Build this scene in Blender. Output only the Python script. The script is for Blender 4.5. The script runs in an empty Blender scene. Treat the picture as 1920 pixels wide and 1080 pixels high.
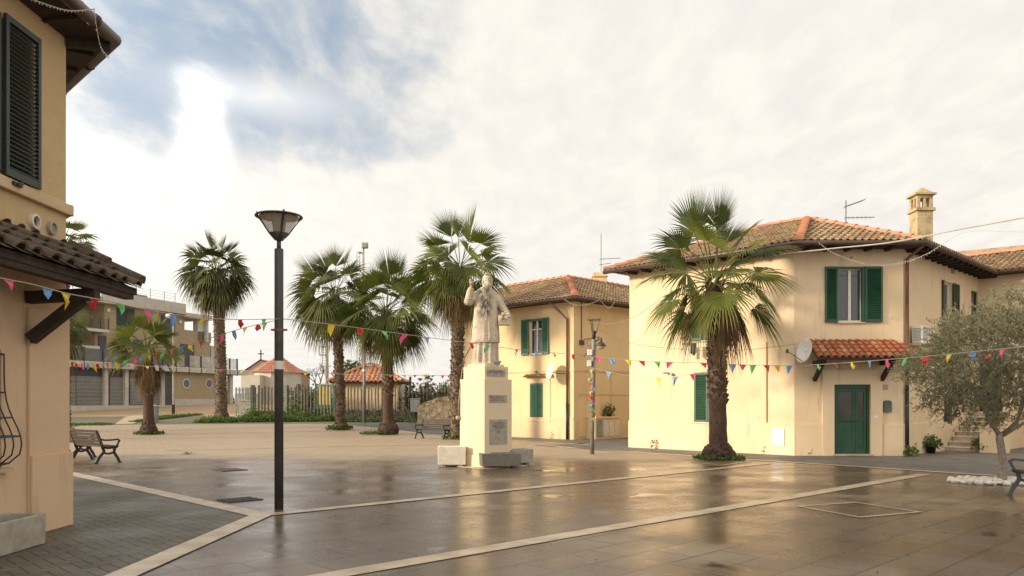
import bpy, bmesh, math, random
from mathutils import Vector, Matrix, noise as mnoise
random.seed(11)
R = math.radians
SC = bpy.context.scene
COL = SC.collection
# ---------------------------------------------------------------- camera, sky, sun, exposure
F = 1473.0; HZ = 755.0; EYE = 1.6            # focal length (px of a 1920 frame), horizon row, eye height
cam = bpy.data.cameras.new('camera'); camo = bpy.data.objects.new('camera', cam); COL.objects.link(camo)
camo.location = (0, 0, EYE); camo.rotation_euler = (R(90), 0, 0)
cam.sensor_width = 36; cam.lens = 36*F/1920; cam.shift_y = (HZ-540)/1920
cam.clip_start = .05; cam.clip_end = 3000
SC.camera = camo
SUN_DIR = Vector((-.955, -.30, 0)).normalized(); SUN_EL = R(15)
SUN_DIR = Vector((SUN_DIR.x*math.cos(SUN_EL), SUN_DIR.y*math.cos(SUN_EL), math.sin(SUN_EL)))
sl = bpy.data.lights.new('sun', 'SUN'); sl.energy = 4.8; sl.angle = R(8.0); sl.color = (1, .86, .66)
so = bpy.data.objects.new('sun', sl); COL.objects.link(so); so.location = (-30, -10, 30)
so.rotation_euler = SUN_DIR.to_track_quat('Z', 'Y').to_euler()
SC.view_settings.view_transform = 'Standard'; SC.view_settings.look = 'None'
SC.view_settings.exposure = 0.10; SC.view_settings.gamma = 1
SC.render.engine = 'CYCLES'
SC.cycles.max_bounces = 6; SC.cycles.transparent_max_bounces = 6
SC.cycles.use_denoising = True
W = bpy.data.worlds.new('World'); SC.world = W; W.use_nodes = True
def build_world():
    nt = W.node_tree; nt.nodes.clear(); N = nt.nodes.new; L = nt.links.new
    def mth(op, a, b=None, c=None):
        m = N('ShaderNodeMath'); m.operation = op
        for i, v in enumerate((a, b, c)):
            if v is None: continue
            if isinstance(v, (int, float)): m.inputs[i].default_value = v
            else: L(v, m.inputs[i])
        return m.outputs[0]
    def smooth(x, a, b, lo=0, hi=1):
        m = N('ShaderNodeMapRange'); m.interpolation_type = 'SMOOTHSTEP'
        L(x, m.inputs[0]); m.inputs[1].default_value = a; m.inputs[2].default_value = b
        m.inputs[3].default_value = lo; m.inputs[4].default_value = hi
        return m.outputs[0]
    tc = N('ShaderNodeTexCoord'); sep = N('ShaderNodeSeparateXYZ'); L(tc.outputs['Generated'], sep.inputs[0])
    zz = mth('ADD', mth('MAXIMUM', sep.outputs[2], 0.0), .14)
    cx = mth('DIVIDE', sep.outputs[0], zz); cy = mth('DIVIDE', sep.outputs[1], zz)
    cmb = N('ShaderNodeCombineXYZ'); L(cx, cmb.inputs[0]); L(cy, cmb.inputs[1])
    def nz(scale, det, rough, dist=0, mp=None):
        n = N('ShaderNodeTexNoise'); n.inputs['Scale'].default_value = scale; n.inputs['Detail'].default_value = det
        n.inputs['Roughness'].default_value = rough; n.inputs['Distortion'].default_value = dist
        src = cmb.outputs[0]
        if mp:
            m = N('ShaderNodeMapping'); m.inputs['Scale'].default_value = mp[0]; m.inputs['Rotation'].default_value = (0, 0, mp[1]); L(src, m.inputs[0]); src = m.outputs[0]
        L(src, n.inputs['Vector']); return n.outputs[0]
    big = nz(.55, 6, .55, .3); streak = nz(3.2, 9, .62, 1.0, ((1, .42, 1), .85)); fine = nz(9.0, 6, .6, .35, ((1, .55, 1), -.35))
    def spot(px, py, sx, sz):      # distance from the direction of a cloud feature
        d = Vector(((px-960)/F, 1, (HZ-py)/F)).normalized()
        v = N('ShaderNodeVectorMath'); v.operation = 'SUBTRACT'; L(tc.outputs['Generated'], v.inputs[0]); v.inputs[1].default_value = d
        s = N('ShaderNodeVectorMath'); s.operation = 'MULTIPLY'; L(v.outputs[0], s.inputs[0]); s.inputs[1].default_value = (1/sx, 1/sx, 1/sz)
        l = N('ShaderNodeVectorMath'); l.operation = 'LENGTH'; L(s.outputs[0], l.inputs[0]); return l.outputs['Value']
    gap = smooth(spot(480, 10, .33, .18), .15, 1.35, 1, 0)      # the open patch of blue
    gap2 = smooth(spot(640, 285, .17, .055), .1, 1.5, .34, 0)
    gap3 = smooth(spot(250, 225, .12, .055), .1, 1.5, .5, 0)
    gap = mth('MINIMUM', mth('ADD', mth('ADD', gap, gap2), gap3), 1)
    cover = mth('ADD', mth('MULTIPLY', big, .45), mth('ADD', mth('MULTIPLY', streak, .62), mth('MULTIPLY', fine, .34)))
    dens = smooth(mth('SUBTRACT', mth('ADD', cover, .40), mth('MULTIPLY', gap, .60)), .42, .86)
    sky = N('ShaderNodeTexSky'); sky.sky_type = 'NISHITA'; sky.sun_disc = False
    sky.sun_elevation = SUN_EL; sky.sun_rotation = math.atan2(SUN_DIR.x, SUN_DIR.y)
    sky.air_density = 1; sky.dust_density = 1.2; sky.ozone_density = 1
    veil = N('ShaderNodeMix'); veil.data_type = 'RGBA'; veil.inputs[0].default_value = .62
    L(sky.outputs[0], veil.inputs[6]); veil.inputs[7].default_value = (4.9, 5.9, 7.2, 1)
    shade = N('ShaderNodeMix'); shade.data_type = 'RGBA'     # thin grey-cream underside to bright cream
    L(smooth(mth('ADD', mth('MULTIPLY', fine, .62), mth('MULTIPLY', streak, .38)), .36, .64), shade.inputs[0])
    shade.inputs[6].default_value = (8.4, 8.1, 7.55, 1); shade.inputs[7].default_value = (9.5, 9.0, 8.2, 1)
    mix = N('ShaderNodeMix'); mix.data_type = 'RGBA'; L(dens, mix.inputs[0]); L(veil.outputs[2], mix.inputs[6]); L(shade.outputs[2], mix.inputs[7])
    # the cloud edge lit from behind, left of the lamp
    wob = mth('ADD', mth('MULTIPLY', mth('SUBTRACT', streak, .5), 1.9), mth('MULTIPLY', mth('SUBTRACT', fine, .5), .7))
    b1 = mth('POWER', smooth(mth('ADD', spot(380, 258, .027, .076), wob), -.1, 1.8, 1, 0), 1.3)
    b2 = smooth(mth('ADD', spot(480, 180, .080, .018), wob), -.2, 2.0, .36, 0)
    b3 = smooth(mth('ADD', spot(300, 420, .35, .13), wob), .2, 1.6, .12, 0)
    glow = N('ShaderNodeMix'); glow.data_type = 'RGBA'
    L(mth('MINIMUM', mth('ADD', mth('ADD', b1, b2), b3), 1), glow.inputs[0]); L(mix.outputs[2], glow.inputs[6]); glow.inputs[7].default_value = (14.5, 13.8, 12.8, 1)
    # unseen sky near sun and behind camera: brightness added to fill shaded faces
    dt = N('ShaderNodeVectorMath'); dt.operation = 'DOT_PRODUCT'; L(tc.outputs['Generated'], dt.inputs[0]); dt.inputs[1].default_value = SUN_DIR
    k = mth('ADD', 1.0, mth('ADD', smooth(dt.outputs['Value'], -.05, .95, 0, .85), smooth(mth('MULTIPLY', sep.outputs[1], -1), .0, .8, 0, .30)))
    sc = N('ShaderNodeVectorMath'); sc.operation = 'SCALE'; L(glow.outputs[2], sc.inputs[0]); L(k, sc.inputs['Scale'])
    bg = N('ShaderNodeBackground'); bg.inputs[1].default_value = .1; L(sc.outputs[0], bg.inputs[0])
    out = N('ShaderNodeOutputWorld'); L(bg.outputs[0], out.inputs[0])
build_world()

# ---------------------------------------------------------------- geometry helpers
def zt(Y):                                    # the ground rises gently beyond the piazza
    return 0.0 if Y < 40 else (.039*(Y-40) if Y < 76 else 1.404)
def G(px, py, dz=0.0):                        # sight line meets the ground
    D = EYE*F/(py-HZ) if py > HZ else 1e9
    if D > 40: D = (EYE+1.56)*F/((py-HZ)+.039*F)
    return Vector(((px-960)/F*D, D, zt(D)+dz))
def at(px, py, D): return Vector(((px-960)/F*D, D, EYE+(HZ-py)/F*D))
E1 = Vector((-.698, .716, 0)); E2 = Vector((.716, .698, 0)); UP = Vector((0, 0, 1))

class MB:
    def __init__(s): s.v = []; s.f = []; s.r = []; s.q = []; s.rad = []
    def quad(s, pts, r=0.5, rad=0.0):
        n = len(s.v); s.v += [tuple(p) for p in pts]; s.f.append(tuple(range(n, n+len(pts)))); s.r.append(r); s.rad.append(rad)
    def mesh(s, vs, fs, r=0.5, rad=0.0):
        n = len(s.v); s.v += [tuple(p) for p in vs]
        for f in fs: s.f.append(tuple(i+n for i in f)); s.r.append(r); s.rad.append(rad)
    def obox(s, c, ax, ay, az, r=0.5):        # c = centre, half axes
        c = Vector(c); P = [c+ax*i+ay*j+az*k for k in (-1, 1) for j in (-1, 1) for i in (-1, 1)]
        s.mesh(P, [(0, 2, 3, 1), (4, 5, 7, 6), (0, 1, 5, 4), (2, 6, 7, 3), (0, 4, 6, 2), (1, 3, 7, 5)], r)
    def box(s, x0, x1, y0, y1, z0, z1, r=0.5):
        s.obox(((x0+x1)/2, (y0+y1)/2, (z0+z1)/2), Vector(((x1-x0)/2, 0, 0)), Vector((0, (y1-y0)/2, 0)), Vector((0, 0, (z1-z0)/2)), r)
    def bar(s, a, b, w, h, up=UP, r=0.5):     # rectangular bar from a to b
        a = Vector(a); b = Vector(b); d = (b-a); L = d.length
        if L < 1e-6: return
        d /= L; sd = d.cross(up)
        if sd.length < 1e-3: sd = d.cross(Vector((1, 0, 0)))
        sd.normalize(); u = sd.cross(d)
        s.obox((a+b)/2, d*L/2, sd*w/2, u*h/2, r)
    def tube(s, pts, rad, n=8, caps=True, r=0.5):
        pts = [Vector(p) for p in pts]; K = len(pts)
        if not hasattr(rad, '__len__'): rad = [rad]*K
        rings = []; ref = None
        for i, p in enumerate(pts):
            t = (pts[min(i+1, K-1)]-pts[max(i-1, 0)])
            if t.length < 1e-9: t = Vector((0, 0, 1))
            t.normalize()
            if ref is None: ref = t.cross(UP) if abs(t.z) < .95 else t.cross(Vector((1, 0, 0)))
            ref = ref - t*ref.dot(t)
            if ref.length < 1e-6: ref = t.cross(Vector((1, 0, 0)))
            ref.normalize(); b = t.cross(ref)
            rings.append([p+(ref*math.cos(2*math.pi*k/n)+b*math.sin(2*math.pi*k/n))*rad[i] for k in range(n)])
        vs = [v for rg in rings for v in rg]
        fs = [(i*n+k, i*n+(k+1) % n, (i+1)*n+(k+1) % n, (i+1)*n+k) for i in range(K-1) for k in range(n)]
        if caps: fs += [tuple(range(n))[::-1], tuple((K-1)*n+k for k in range(n))]
        s.mesh(vs, fs, r)
    def lathe(s, prof, c=(0, 0, 0), n=20, r=0.5, wob=None, cap=True):   # prof = [(radius, z)]
        c = Vector(c); vs = []
        for i, (ra, z) in enumerate(prof):
            for k in range(n):
                a = 2*math.pi*k/n; q = ra*(1+(wob(a, z) if wob else 0)); vs.append(c+Vector((q*math.cos(a), q*math.sin(a), z)))
        fs = [(i*n+k, i*n+(k+1) % n, (i+1)*n+(k+1) % n, (i+1)*n+k) for i in range(len(prof)-1) for k in range(n)]
        if cap: fs += [tuple(range(n))[::-1], tuple((len(prof)-1)*n+k for k in range(n))]
        s.mesh(vs, fs, r)
    def ball(s, c, rx, ry=None, rz=None, n=10, m=6, r=0.5, rot=None):
        ry = ry or rx; rz = rz or rx; c = Vector(c); vs = []
        for i in range(m+1):
            th = math.pi*i/m
            for k in range(n):
                a = 2*math.pi*k/n; p = Vector((rx*math.sin(th)*math.cos(a), ry*math.sin(th)*math.sin(a), rz*math.cos(th)))
                if rot: p = rot @ p
                vs.append(c+p)
        s.mesh(vs, [(i*n+k, (i+1)*n+k, (i+1)*n+(k+1) % n, i*n+(k+1) % n) for i in range(m) for k in range(n)], r)
    def prism(s, poly, z0, z1, r=0.5):
        n = len(poly); vs = [(p[0], p[1], z0) for p in poly]+[(p[0], p[1], z1) for p in poly]
        s.mesh(vs, [tuple(range(n))[::-1], tuple(range(n, 2*n))]+[(i, (i+1) % n, n+(i+1) % n, n+i) for i in range(n)], r)
    def build(s, name, mat, parent=None, smooth=False, local=False, bevel=0, weld=False):
        me = bpy.data.meshes.new(name); me.from_pydata(s.v, [], s.f)
        at_ = me.attributes.new('rnd', 'FLOAT', 'FACE'); at_.data.foreach_set('value', s.r)
        at2 = me.attributes.new('rad', 'FLOAT', 'FACE'); at2.data.foreach_set('value', s.rad)
        if smooth: me.polygons.foreach_set('use_smooth', [True]*len(s.f))
        if weld:
            bm = bmesh.new(); bm.from_mesh(me); bmesh.ops.remove_doubles(bm, verts=bm.verts, dist=1e-4)
            bmesh.ops.recalc_face_normals(bm, faces=bm.faces); bm.to_mesh(me); bm.free()
        me.materials.append(mat); me.update()
        o = bpy.data.objects.new(name, me); COL.objects.link(o)
        if parent is not None:
            o.parent = parent
            if not local: o.matrix_parent_inverse = world_of(parent).inverted()
        if bevel:
            b = o.modifiers.new('bevel', 'BEVEL'); b.width = bevel; b.segments = 2; b.limit_method = 'ANGLE'
        return o
def world_of(o):
    m = Matrix.LocRotScale(o.location, o.rotation_euler, o.scale)
    if o.parent: m = world_of(o.parent) @ o.matrix_parent_inverse @ m
    return m
def tag(o, label=None, cat=None, group=None, kind=None):
    if label: o['label'] = label
    if cat: o['category'] = cat
    if group: o['group'] = group
    if kind: o['kind'] = kind
    return o
def thing(name, label, cat, loc=(0, 0, 0), rz=0, group=None):
    o = bpy.data.objects.new(name, None); COL.objects.link(o); o.empty_display_size = .2
    o.location = loc; o.rotation_euler = (0, 0, rz)
    return tag(o, label, cat, group)
def dup(root, loc, rz, label=None, group=None, scale=None):
    def cp(o, par):
        c = o.copy(); COL.objects.link(c)
        if par is not None: c.parent = par
        for ch in list(o.children): cp(ch, c)
        return c
    r = cp(root, None); r.location = loc; r.rotation_euler = (0, 0, rz)
    if scale: r.scale = (scale,)*3
    if label: r['label'] = label
    if group: r['group'] = group
    return r

class Wall:                                   # a vertical facade: s along, h outward, z up
    def __init__(s, p0, p1, n=None):
        s.o = Vector((p0[0], p0[1], 0)); d = Vector((p1[0]-p0[0], p1[1]-p0[1], 0)); s.L = d.length; s.d = d/s.L
        s.n = s.d.cross(UP)                   # outward = to the right of travel
        if n is not None and s.n.dot(Vector(n)) < 0: s.n = -s.n
    def p(s, a, h, z): return s.o+s.d*a+s.n*h+Vector((0, 0, z))
    def s_(s, px, h=0):
        r = (px-960)/F; o = s.o+s.n*h
        return (o.y*r-o.x)/(s.d.x-s.d.y*r)
    def z_(s, px, py, h=0):
        q = s.o+s.n*h+s.d*s.s_(px, h); return EYE+(HZ-py)/F*q.y
    def box(s, mb, a0, a1, h0, h1, z0, z1, r=.5):
        mb.obox(s.p((a0+a1)/2, (h0+h1)/2, (z0+z1)/2), s.d*(a1-a0)/2, s.n*(h1-h0)/2, UP*(z1-z0)/2, r)
    def face(s, mb, z0, z1, ops=(), a0=0, a1=None, depth=.22, h=0.0):      # wall sheet with reveals round openings
        a1 = s.L if a1 is None else a1
        A = sorted({a0, a1, *[o[0] for o in ops], *[o[1] for o in ops]}); Z = sorted({z0, z1, *[o[2] for o in ops], *[o[3] for o in ops]})
        for i in range(len(A)-1):
            for j in range(len(Z)-1):
                m = ((A[i]+A[i+1])/2, (Z[j]+Z[j+1])/2)
                if any(o[0] < m[0] < o[1] and o[2] < m[1] < o[3] for o in ops): continue
                mb.quad([s.p(A[i], h, Z[j]), s.p(A[i+1], h, Z[j]), s.p(A[i+1], h, Z[j+1]), s.p(A[i], h, Z[j+1])])
        for o in ops:
            x0, x1, y0, y1 = o[:4]
            c = [(x0, y0), (x1, y0), (x1, y1), (x0, y1)]
            for k in range(4):
                a, b = c[k], c[(k+1) % 4]
                mb.quad([s.p(a[0], h, a[1]), s.p(b[0], h, b[1]), s.p(b[0], h-depth, b[1]), s.p(a[0], h-depth, a[1])])

# ---------------------------------------------------------------- materials
class NT:
    def __init__(s, name):
        s.m = bpy.data.materials.new(name); s.m.use_nodes = True; s.t = s.m.node_tree
        s.b = s.t.nodes['Principled BSDF']; s.out = s.t.nodes['Material Output']; s.g = None
    def n(s, t): return s.t.nodes.new(t)
    def l(s, a, b): s.t.links.new(a, b)
    def pos(s):
        if s.g is None: s.g = s.n('ShaderNodeNewGeometry')
        return s.g.outputs['Position']
    def mapping(s, scale=(1, 1, 1), rot=(0, 0, 0), loc=(0, 0, 0), src=None):
        m = s.n('ShaderNodeMapping'); s.l(src or s.pos(), m.inputs[0]); m.inputs['Scale'].default_value = scale; m.inputs['Rotation'].default_value = rot; m.inputs['Location'].default_value = loc
        return m.outputs[0]
    def noise(s, scale, det=4, rough=.55, vec=None, dist=0):
        x = s.n('ShaderNodeTexNoise'); s.l(vec or s.pos(), x.inputs['Vector']); x.inputs['Scale'].default_value = scale
        x.inputs['Detail'].default_value = det; x.inputs['Roughness'].default_value = rough; x.inputs['Distortion'].default_value = dist
        return x.outputs[0]
    def ramp(s, x, a, b, lo=0., hi=1., sm=True):
        m = s.n('ShaderNodeMapRange'); m.interpolation_type = 'SMOOTHSTEP' if sm else 'LINEAR'; s.l(x, m.inputs[0])
        for i, v in zip((1, 2, 3, 4), (a, b, lo, hi)): m.inputs[i].default_value = v
        return m.outputs[0]
    def math(s, op, a, b=0.):
        m = s.n('ShaderNodeMath'); m.operation = op
        for i, v in enumerate((a, b)):
            if isinstance(v, (int, float)): m.inputs[i].default_value = v
            else: s.l(v, m.inputs[i])
        return m.outputs[0]
    def mix(s, f, a, b, mode='MIX'):
        m = s.n('ShaderNodeMix'); m.data_type = 'RGBA'; m.blend_type = mode
        for i, v in ((0, f), (6, a), (7, b)):
            if isinstance(v, (int, float)): m.inputs[i].default_value = v
            elif isinstance(v, tuple): m.inputs[i].default_value = (*v[:3], 1)
            else: s.l(v, m.inputs[i])
        return m.outputs[2]
    def attr(s, name):
        a = s.n('ShaderNodeAttribute'); a.attribute_name = name; return a.outputs['Fac']
    def bump(s, h, st=.3, d=.01):
        b = s.n('ShaderNodeBump'); b.inputs['Strength'].default_value = st; b.inputs['Distance'].default_value = d
        s.l(h, b.inputs['Height']); s.l(b.outputs[0], s.b.inputs['Normal']); return b
    def col(s, c):
        if isinstance(c, tuple): s.b.inputs['Base Color'].default_value = (*c, 1)
        else: s.l(c, s.b.inputs['Base Color'])
    def rough(s, r):
        if isinstance(r, (int, float)): s.b.inputs['Roughness'].default_value = r
        else: s.l(r, s.b.inputs['Roughness'])
def mk(name, c1, c2=None, scale=3, rough=.7, bump=0, bscale=60, metal=0, rnd=0, spec=None, det=5):
    t = NT(name); c2 = c2 or tuple(x*.8 for x in c1)
    c = t.mix(t.ramp(t.noise(scale, det, .6), .3, .7), c1, c2)
    if rnd:
        c = t.mix(t.ramp(t.attr('rnd'), 0, 1, rnd, 0, False), c, (0, 0, 0), 'MIX')
    t.col(c); t.rough(rough); t.b.inputs['Metallic'].default_value = metal
    if spec is not None: t.b.inputs['Specular IOR Level'].default_value = spec
    if bump: t.bump(t.noise(bscale, 4, .6), bump, .01)
    return t.m
def stucco(name, c1, c2, dirt=(.30, .22, .13), amount=.35, seed=0.):
    t = NT(name)
    c = t.mix(t.ramp(t.noise(.7, 5, .6, t.mapping(loc=(seed, seed, 0))), .3, .72), c1, c2)
    st = t.noise(1.0, 6, .65, t.mapping((3.2, 3.2, .45), loc=(seed, 3, 1)))          # rain streaks
    c = t.mix(t.math('MULTIPLY', t.ramp(st, .55, .8), amount), c, dirt)
    bl = t.noise(.9, 8, .7, t.mapping(loc=(seed+7, 2, 5)))
    c = t.mix(t.math('MULTIPLY', t.ramp(bl, .60, .74), amount*.8), c, dirt)
    vo = t.n('ShaderNodeTexVoronoi'); vo.feature = 'DISTANCE_TO_EDGE'; vo.inputs['Scale'].default_value = .9
    wv = t.n('ShaderNodeVectorMath'); wv.operation = 'ADD'; t.l(t.pos(), wv.inputs[0]); nzc = t.n('ShaderNodeTexNoise'); nzc.inputs['Scale'].default_value = 2.5; nzc.inputs['Detail'].default_value = 6; t.l(t.pos(), nzc.inputs['Vector']); t.l(nzc.outputs['Color'], wv.inputs[1]); t.l(wv.outputs[0], vo.inputs['Vector'])
    crk = t.math('MULTIPLY', t.ramp(vo.outputs['Distance'], .002, .012, 1, 0), t.ramp(t.noise(.45, 3, .5, t.mapping(loc=(seed, 4, 8))), .52, .6))
    c = t.mix(t.math('MULTIPLY', crk, .28 if seed < 8 else 0.), c, dirt)
    pt = t.ramp(t.noise(.55, 2, .4, t.mapping(loc=(seed+3, 1, 2))), .60, .61, 0, .35); c = t.mix(pt, c, tuple(x*.93+.02 for x in c1))       # repainted patches
    pk = t.noise(5, 3, .5, t.mapping(loc=(seed, 9, 4)))
    c = t.mix(t.ramp(pk, .71, .75, 0, .5), c, tuple(min(1, x*1.15+.06) for x in c1))
    t.col(c); t.rough(.9); t.b.inputs['Specular IOR Level'].default_value = .25
    t.bump(t.math('ADD', t.noise(45, 5, .65), t.math('MULTIPLY', t.noise(4, 3), 1.5)), .35 if seed < 8 or seed > 20 else .8, .012)
    return t.m
M = {}
M['wall_cream'] = stucco('cream_stucco', (.72, .56, .375), (.665, .50, .315), seed=1, amount=.62)
M['wall_cream_side'] = stucco('cream_stucco_mid_house', (.69, .53, .31), (.62, .465, .265), amount=.55, seed=5)
M['wall_left'] = stucco('ochre_stucco', (.60, .44, .25), (.54, .385, .21), amount=.4, seed=9)
M['wall_pink'] = stucco('pink_stucco', (.71, .51, .335), (.65, .455, .29), dirt=(.33, .25, .17), amount=.55, seed=14)
M['band'] = stucco('trim_stucco', (.66, .50, .30), (.52, .38, .23), amount=.6, seed=21)
M['pedestal'] = stucco('pale_yellow_render', (.71, .58, .40), (.68, .55, .37), amount=.12, seed=31)
M['concrete'] = mk('concrete', (.40, .37, .31), (.30, .27, .22), 6, .9, .4, 80)
M['concrete_white'] = mk('white_concrete', (.70, .64, .54), (.58, .51, .41), 5, .85, .3, 60)
M['travertine'] = mk('travertine', (.56, .455, .32), (.36, .27, .175), 2.6, .38, .15, 30)
M['green'] = mk('green_paint', (.020, .075, .038), (.013, .056, .028), 3, .45, .1, 40, rnd=.1)
M['green_dark'] = mk('dark_green_paint', (.020, .034, .030), (.014, .024, .021), 3, .5, .1, 40)
M['teal'] = mk('faded_teal_paint', (.065, .165, .105), (.045, .125, .08), 4, .55, .1, 40)
M['brown_metal'] = mk('brown_gutter_metal', (.075, .042, .030), (.05, .028, .02), 3, .42, .1, 30)
M['wood_dark'] = mk('dark_beam_wood', (.045, .028, .018), (.022, .014, .010), 9, .8, .5, 50)
M['wood_bench'] = mk('weathered_slats', (.065, .042, .025), (.035, .023, .015), 14, .7, .3, 60, rnd=.35)
M['iron'] = mk('black_cast_iron', (.018, .018, .018), (.011, .011, .012), 8, .5, .15, 60)
M['iron_grey'] = mk('worn_cast_iron', (.10, .105, .10), (.06, .062, .06), 5, .45, .15, 60, metal=.4)
M['lamp_metal'] = mk('dark_lamp_metal', (.060, .055, .050), (.036, .032, .029), 5, .55, .15, 90)
M['grey_pole'] = mk('grey_painted_steel', (.20, .19, .175), (.15, .14, .125), 5, .5, .1, 60)
M['beige_pole'] = mk('beige_steel', (.48, .42, .33), (.38, .33, .26), 5, .6)
M['white'] = mk('white_plastic', (.72, .70, .65), (.62, .60, .55), 5, .45)
M['white_frame'] = mk('white_window_frame', (.70, .66, .58), (.62, .57, .49), 6, .5)
M['cable'] = mk('pale_cable', (.42, .38, .31), None, 3, .7)
M['cable_dark'] = mk('grey_cable', (.20, .18, .15), None, 3, .7)
M['terracotta'] = mk('terracotta_pot', (.42, .20, .11), (.32, .14, .08), 8, .8, .2, 40)
M['copper'] = mk('rusty_brown_pipe', (.20, .085, .05), (.13, .055, .035), 4, .55)
M['plaque'] = mk('grey_marble_plaque', (.40, .36, .30), (.30, .265, .22), 9, .5)
M['ink'] = mk('engraved_letters', (.07, .06, .05), None, 3, .8)
M['grate'] = mk('iron_grate', (.055, .048, .042), (.03, .027, .024), 9, .55)
M['grey_metal'] = mk('grey_sheet_metal', (.27, .28, .27), (.2, .21, .2), 4, .5)
def tile_mat(name, cols, lich=.5, seed=0):
    t = NT(name); cr = t.n('ShaderNodeValToRGB'); t.l(t.attr('rnd'), cr.inputs[0]); e = cr.color_ramp.elements
    while len(e) < len(cols): e.new(.5)
    for i, c in enumerate(cols): e[i].position = i/(len(cols)-1); e[i].color = (*c, 1)
    c = t.mix(t.math('MULTIPLY', t.ramp(t.noise(2.3, 7, .7, t.mapping(loc=(seed, 0, 0))), .42, .66), lich), cr.outputs[0], (.20, .165, .10))
    c = t.mix(t.math('MULTIPLY', t.ramp(t.noise(11, 5, .7), .56, .7), lich*.9), c, (.10, .085, .06) if lich < .65 else (.05, .045, .03))
    t.col(c); t.rough(.92); t.bump(t.math('ADD', t.noise(50, 4), t.math('MULTIPLY', t.noise(14, 5, .7), 3 if lich > .65 else .5)), .5 if lich < .65 else .9, .01 if lich < .65 else .03); return t.m
M['tiles'] = tile_mat('roof_tiles_weathered', [(.43, .20, .10), (.36, .25, .13), (.50, .37, .20), (.40, .21, .11), (.27, .165, .095), (.46, .35, .19)], .75)
M['tiles_red'] = tile_mat('roof_tiles_orange', [(.44, .14, .06), (.38, .12, .055), (.48, .18, .09), (.32, .10, .05), (.42, .15, .07), (.55, .33, .16)], .12, 3)
M['tiles_ridge'] = tile_mat('ridge_tiles', [(.52, .22, .12), (.45, .18, .10), (.55, .27, .16), (.48, .2, .12), (.42, .2, .12), (.5, .25, .14)], .3, 5)
M['tiles_dark'] = tile_mat('roof_tiles_mossy', [(.10, .065, .045), (.13, .08, .055), (.08, .06, .045), (.16, .09, .06), (.09, .07, .05), (.12, .09, .065)], .7, 8)
def glass_mat():
    t = NT('window_glass'); t.col((.035, .04, .04)); t.rough(.06); t.b.inputs['Specular IOR Level'].default_value = .9
    t.bump(t.noise(1.5, 2), .05, .02); return t.m
M['glass'] = glass_mat()
def lampglass():
    t = NT('smoky_lamp_glass'); t.col((.50, .43, .33)); t.rough(.25); t.b.inputs['Alpha'].default_value = .55; return t.m
M['lamp_glass'] = lampglass()
M['glass_dark'] = mk('door_glass', (.060, .042, .028), (.03, .022, .016), 3, .12, spec=.5)
def leaf(name, c1, c2, tip, trans=.35, rough=.6):
    t = NT(name)
    c = t.mix(t.attr('rnd'), c1, c2)
    c = t.mix(t.ramp(t.attr('rad'), .55, 1.0), c, tip)
    t.col(c); t.rough(rough); t.b.inputs['Specular IOR Level'].default_value = .22
    tr = t.n('ShaderNodeBsdfTranslucent'); t.l(t.mix(1, c, (1.5, 1.6, .8), 'MULTIPLY'), tr.inputs[0])
    m = t.n('ShaderNodeMixShader'); m.inputs[0].default_value = trans
    t.l(t.b.outputs[0], m.inputs[1]); t.l(tr.outputs[0], m.inputs[2]); t.l(m.outputs[0], t.out.inputs[0]); return t.m
M['palm_leaf'] = leaf('palm_leaf', (.13, .145, .030), (.032, .052, .014), (.27, .215, .08), .28)
M['palm_leaf_far'] = leaf('palm_leaf_dusty', (.12, .125, .040), (.034, .046, .019), (.25, .20, .10), .25)
M['palm_dead'] = leaf('dry_palm_leaf', (.20, .125, .06), (.085, .05, .028), (.26, .18, .10), .1, .9)
M['olive_leaf'] = leaf('olive_leaf', (.22, .21, .125), (.095, .10, .055), (.29, .27, .17), .2, .6)
M['grass'] = leaf('grass', (.10, .15, .035), (.05, .085, .02), (.16, .18, .05), .3)
M['ivy'] = leaf('dry_ivy', (.075, .07, .035), (.035, .032, .02), (.13, .10, .055), .15, .8)
M['bush'] = leaf('bush_leaf', (.07, .10, .035), (.035, .055, .02), (.12, .14, .05), .2)
M['bark_palm'] = mk('palm_bark', (.30, .21, .135), (.12, .08, .05), 9, .95, .6, 40, rnd=.72)
M['bark_shaved'] = mk('shaved_palm_bark', (.115, .062, .038), (.05, .028, .019), 16, .95, 1.0, 40, rnd=.3)
M['bark_olive'] = mk('olive_bark', (.30, .25, .19), (.17, .135, .10), 16, .95, .6, 40)
M['twig'] = mk('bare_twigs', (.16, .12, .085), (.09, .065, .05), 5, .9)
FLAG = {}
for k, c in dict(red=(.62, .045, .05), pink=(.80, .11, .28), yellow=(.80, .62, .05), green=(.20, .58, .20), blue=(.17, .37, .66)).items():
    t = NT('flag_'+k); t.col(c); t.rough(.6)
    tr = t.n('ShaderNodeBsdfTranslucent'); tr.inputs[0].default_value = (*c, 1); m = t.n('ShaderNodeMixShader'); m.inputs[0].default_value = .35
    t.l(t.b.outputs[0], m.inputs[1]); t.l(tr.outputs[0], m.inputs[2]); t.l(m.outputs[0], t.out.inputs[0]); FLAG[k] = t.m

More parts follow.
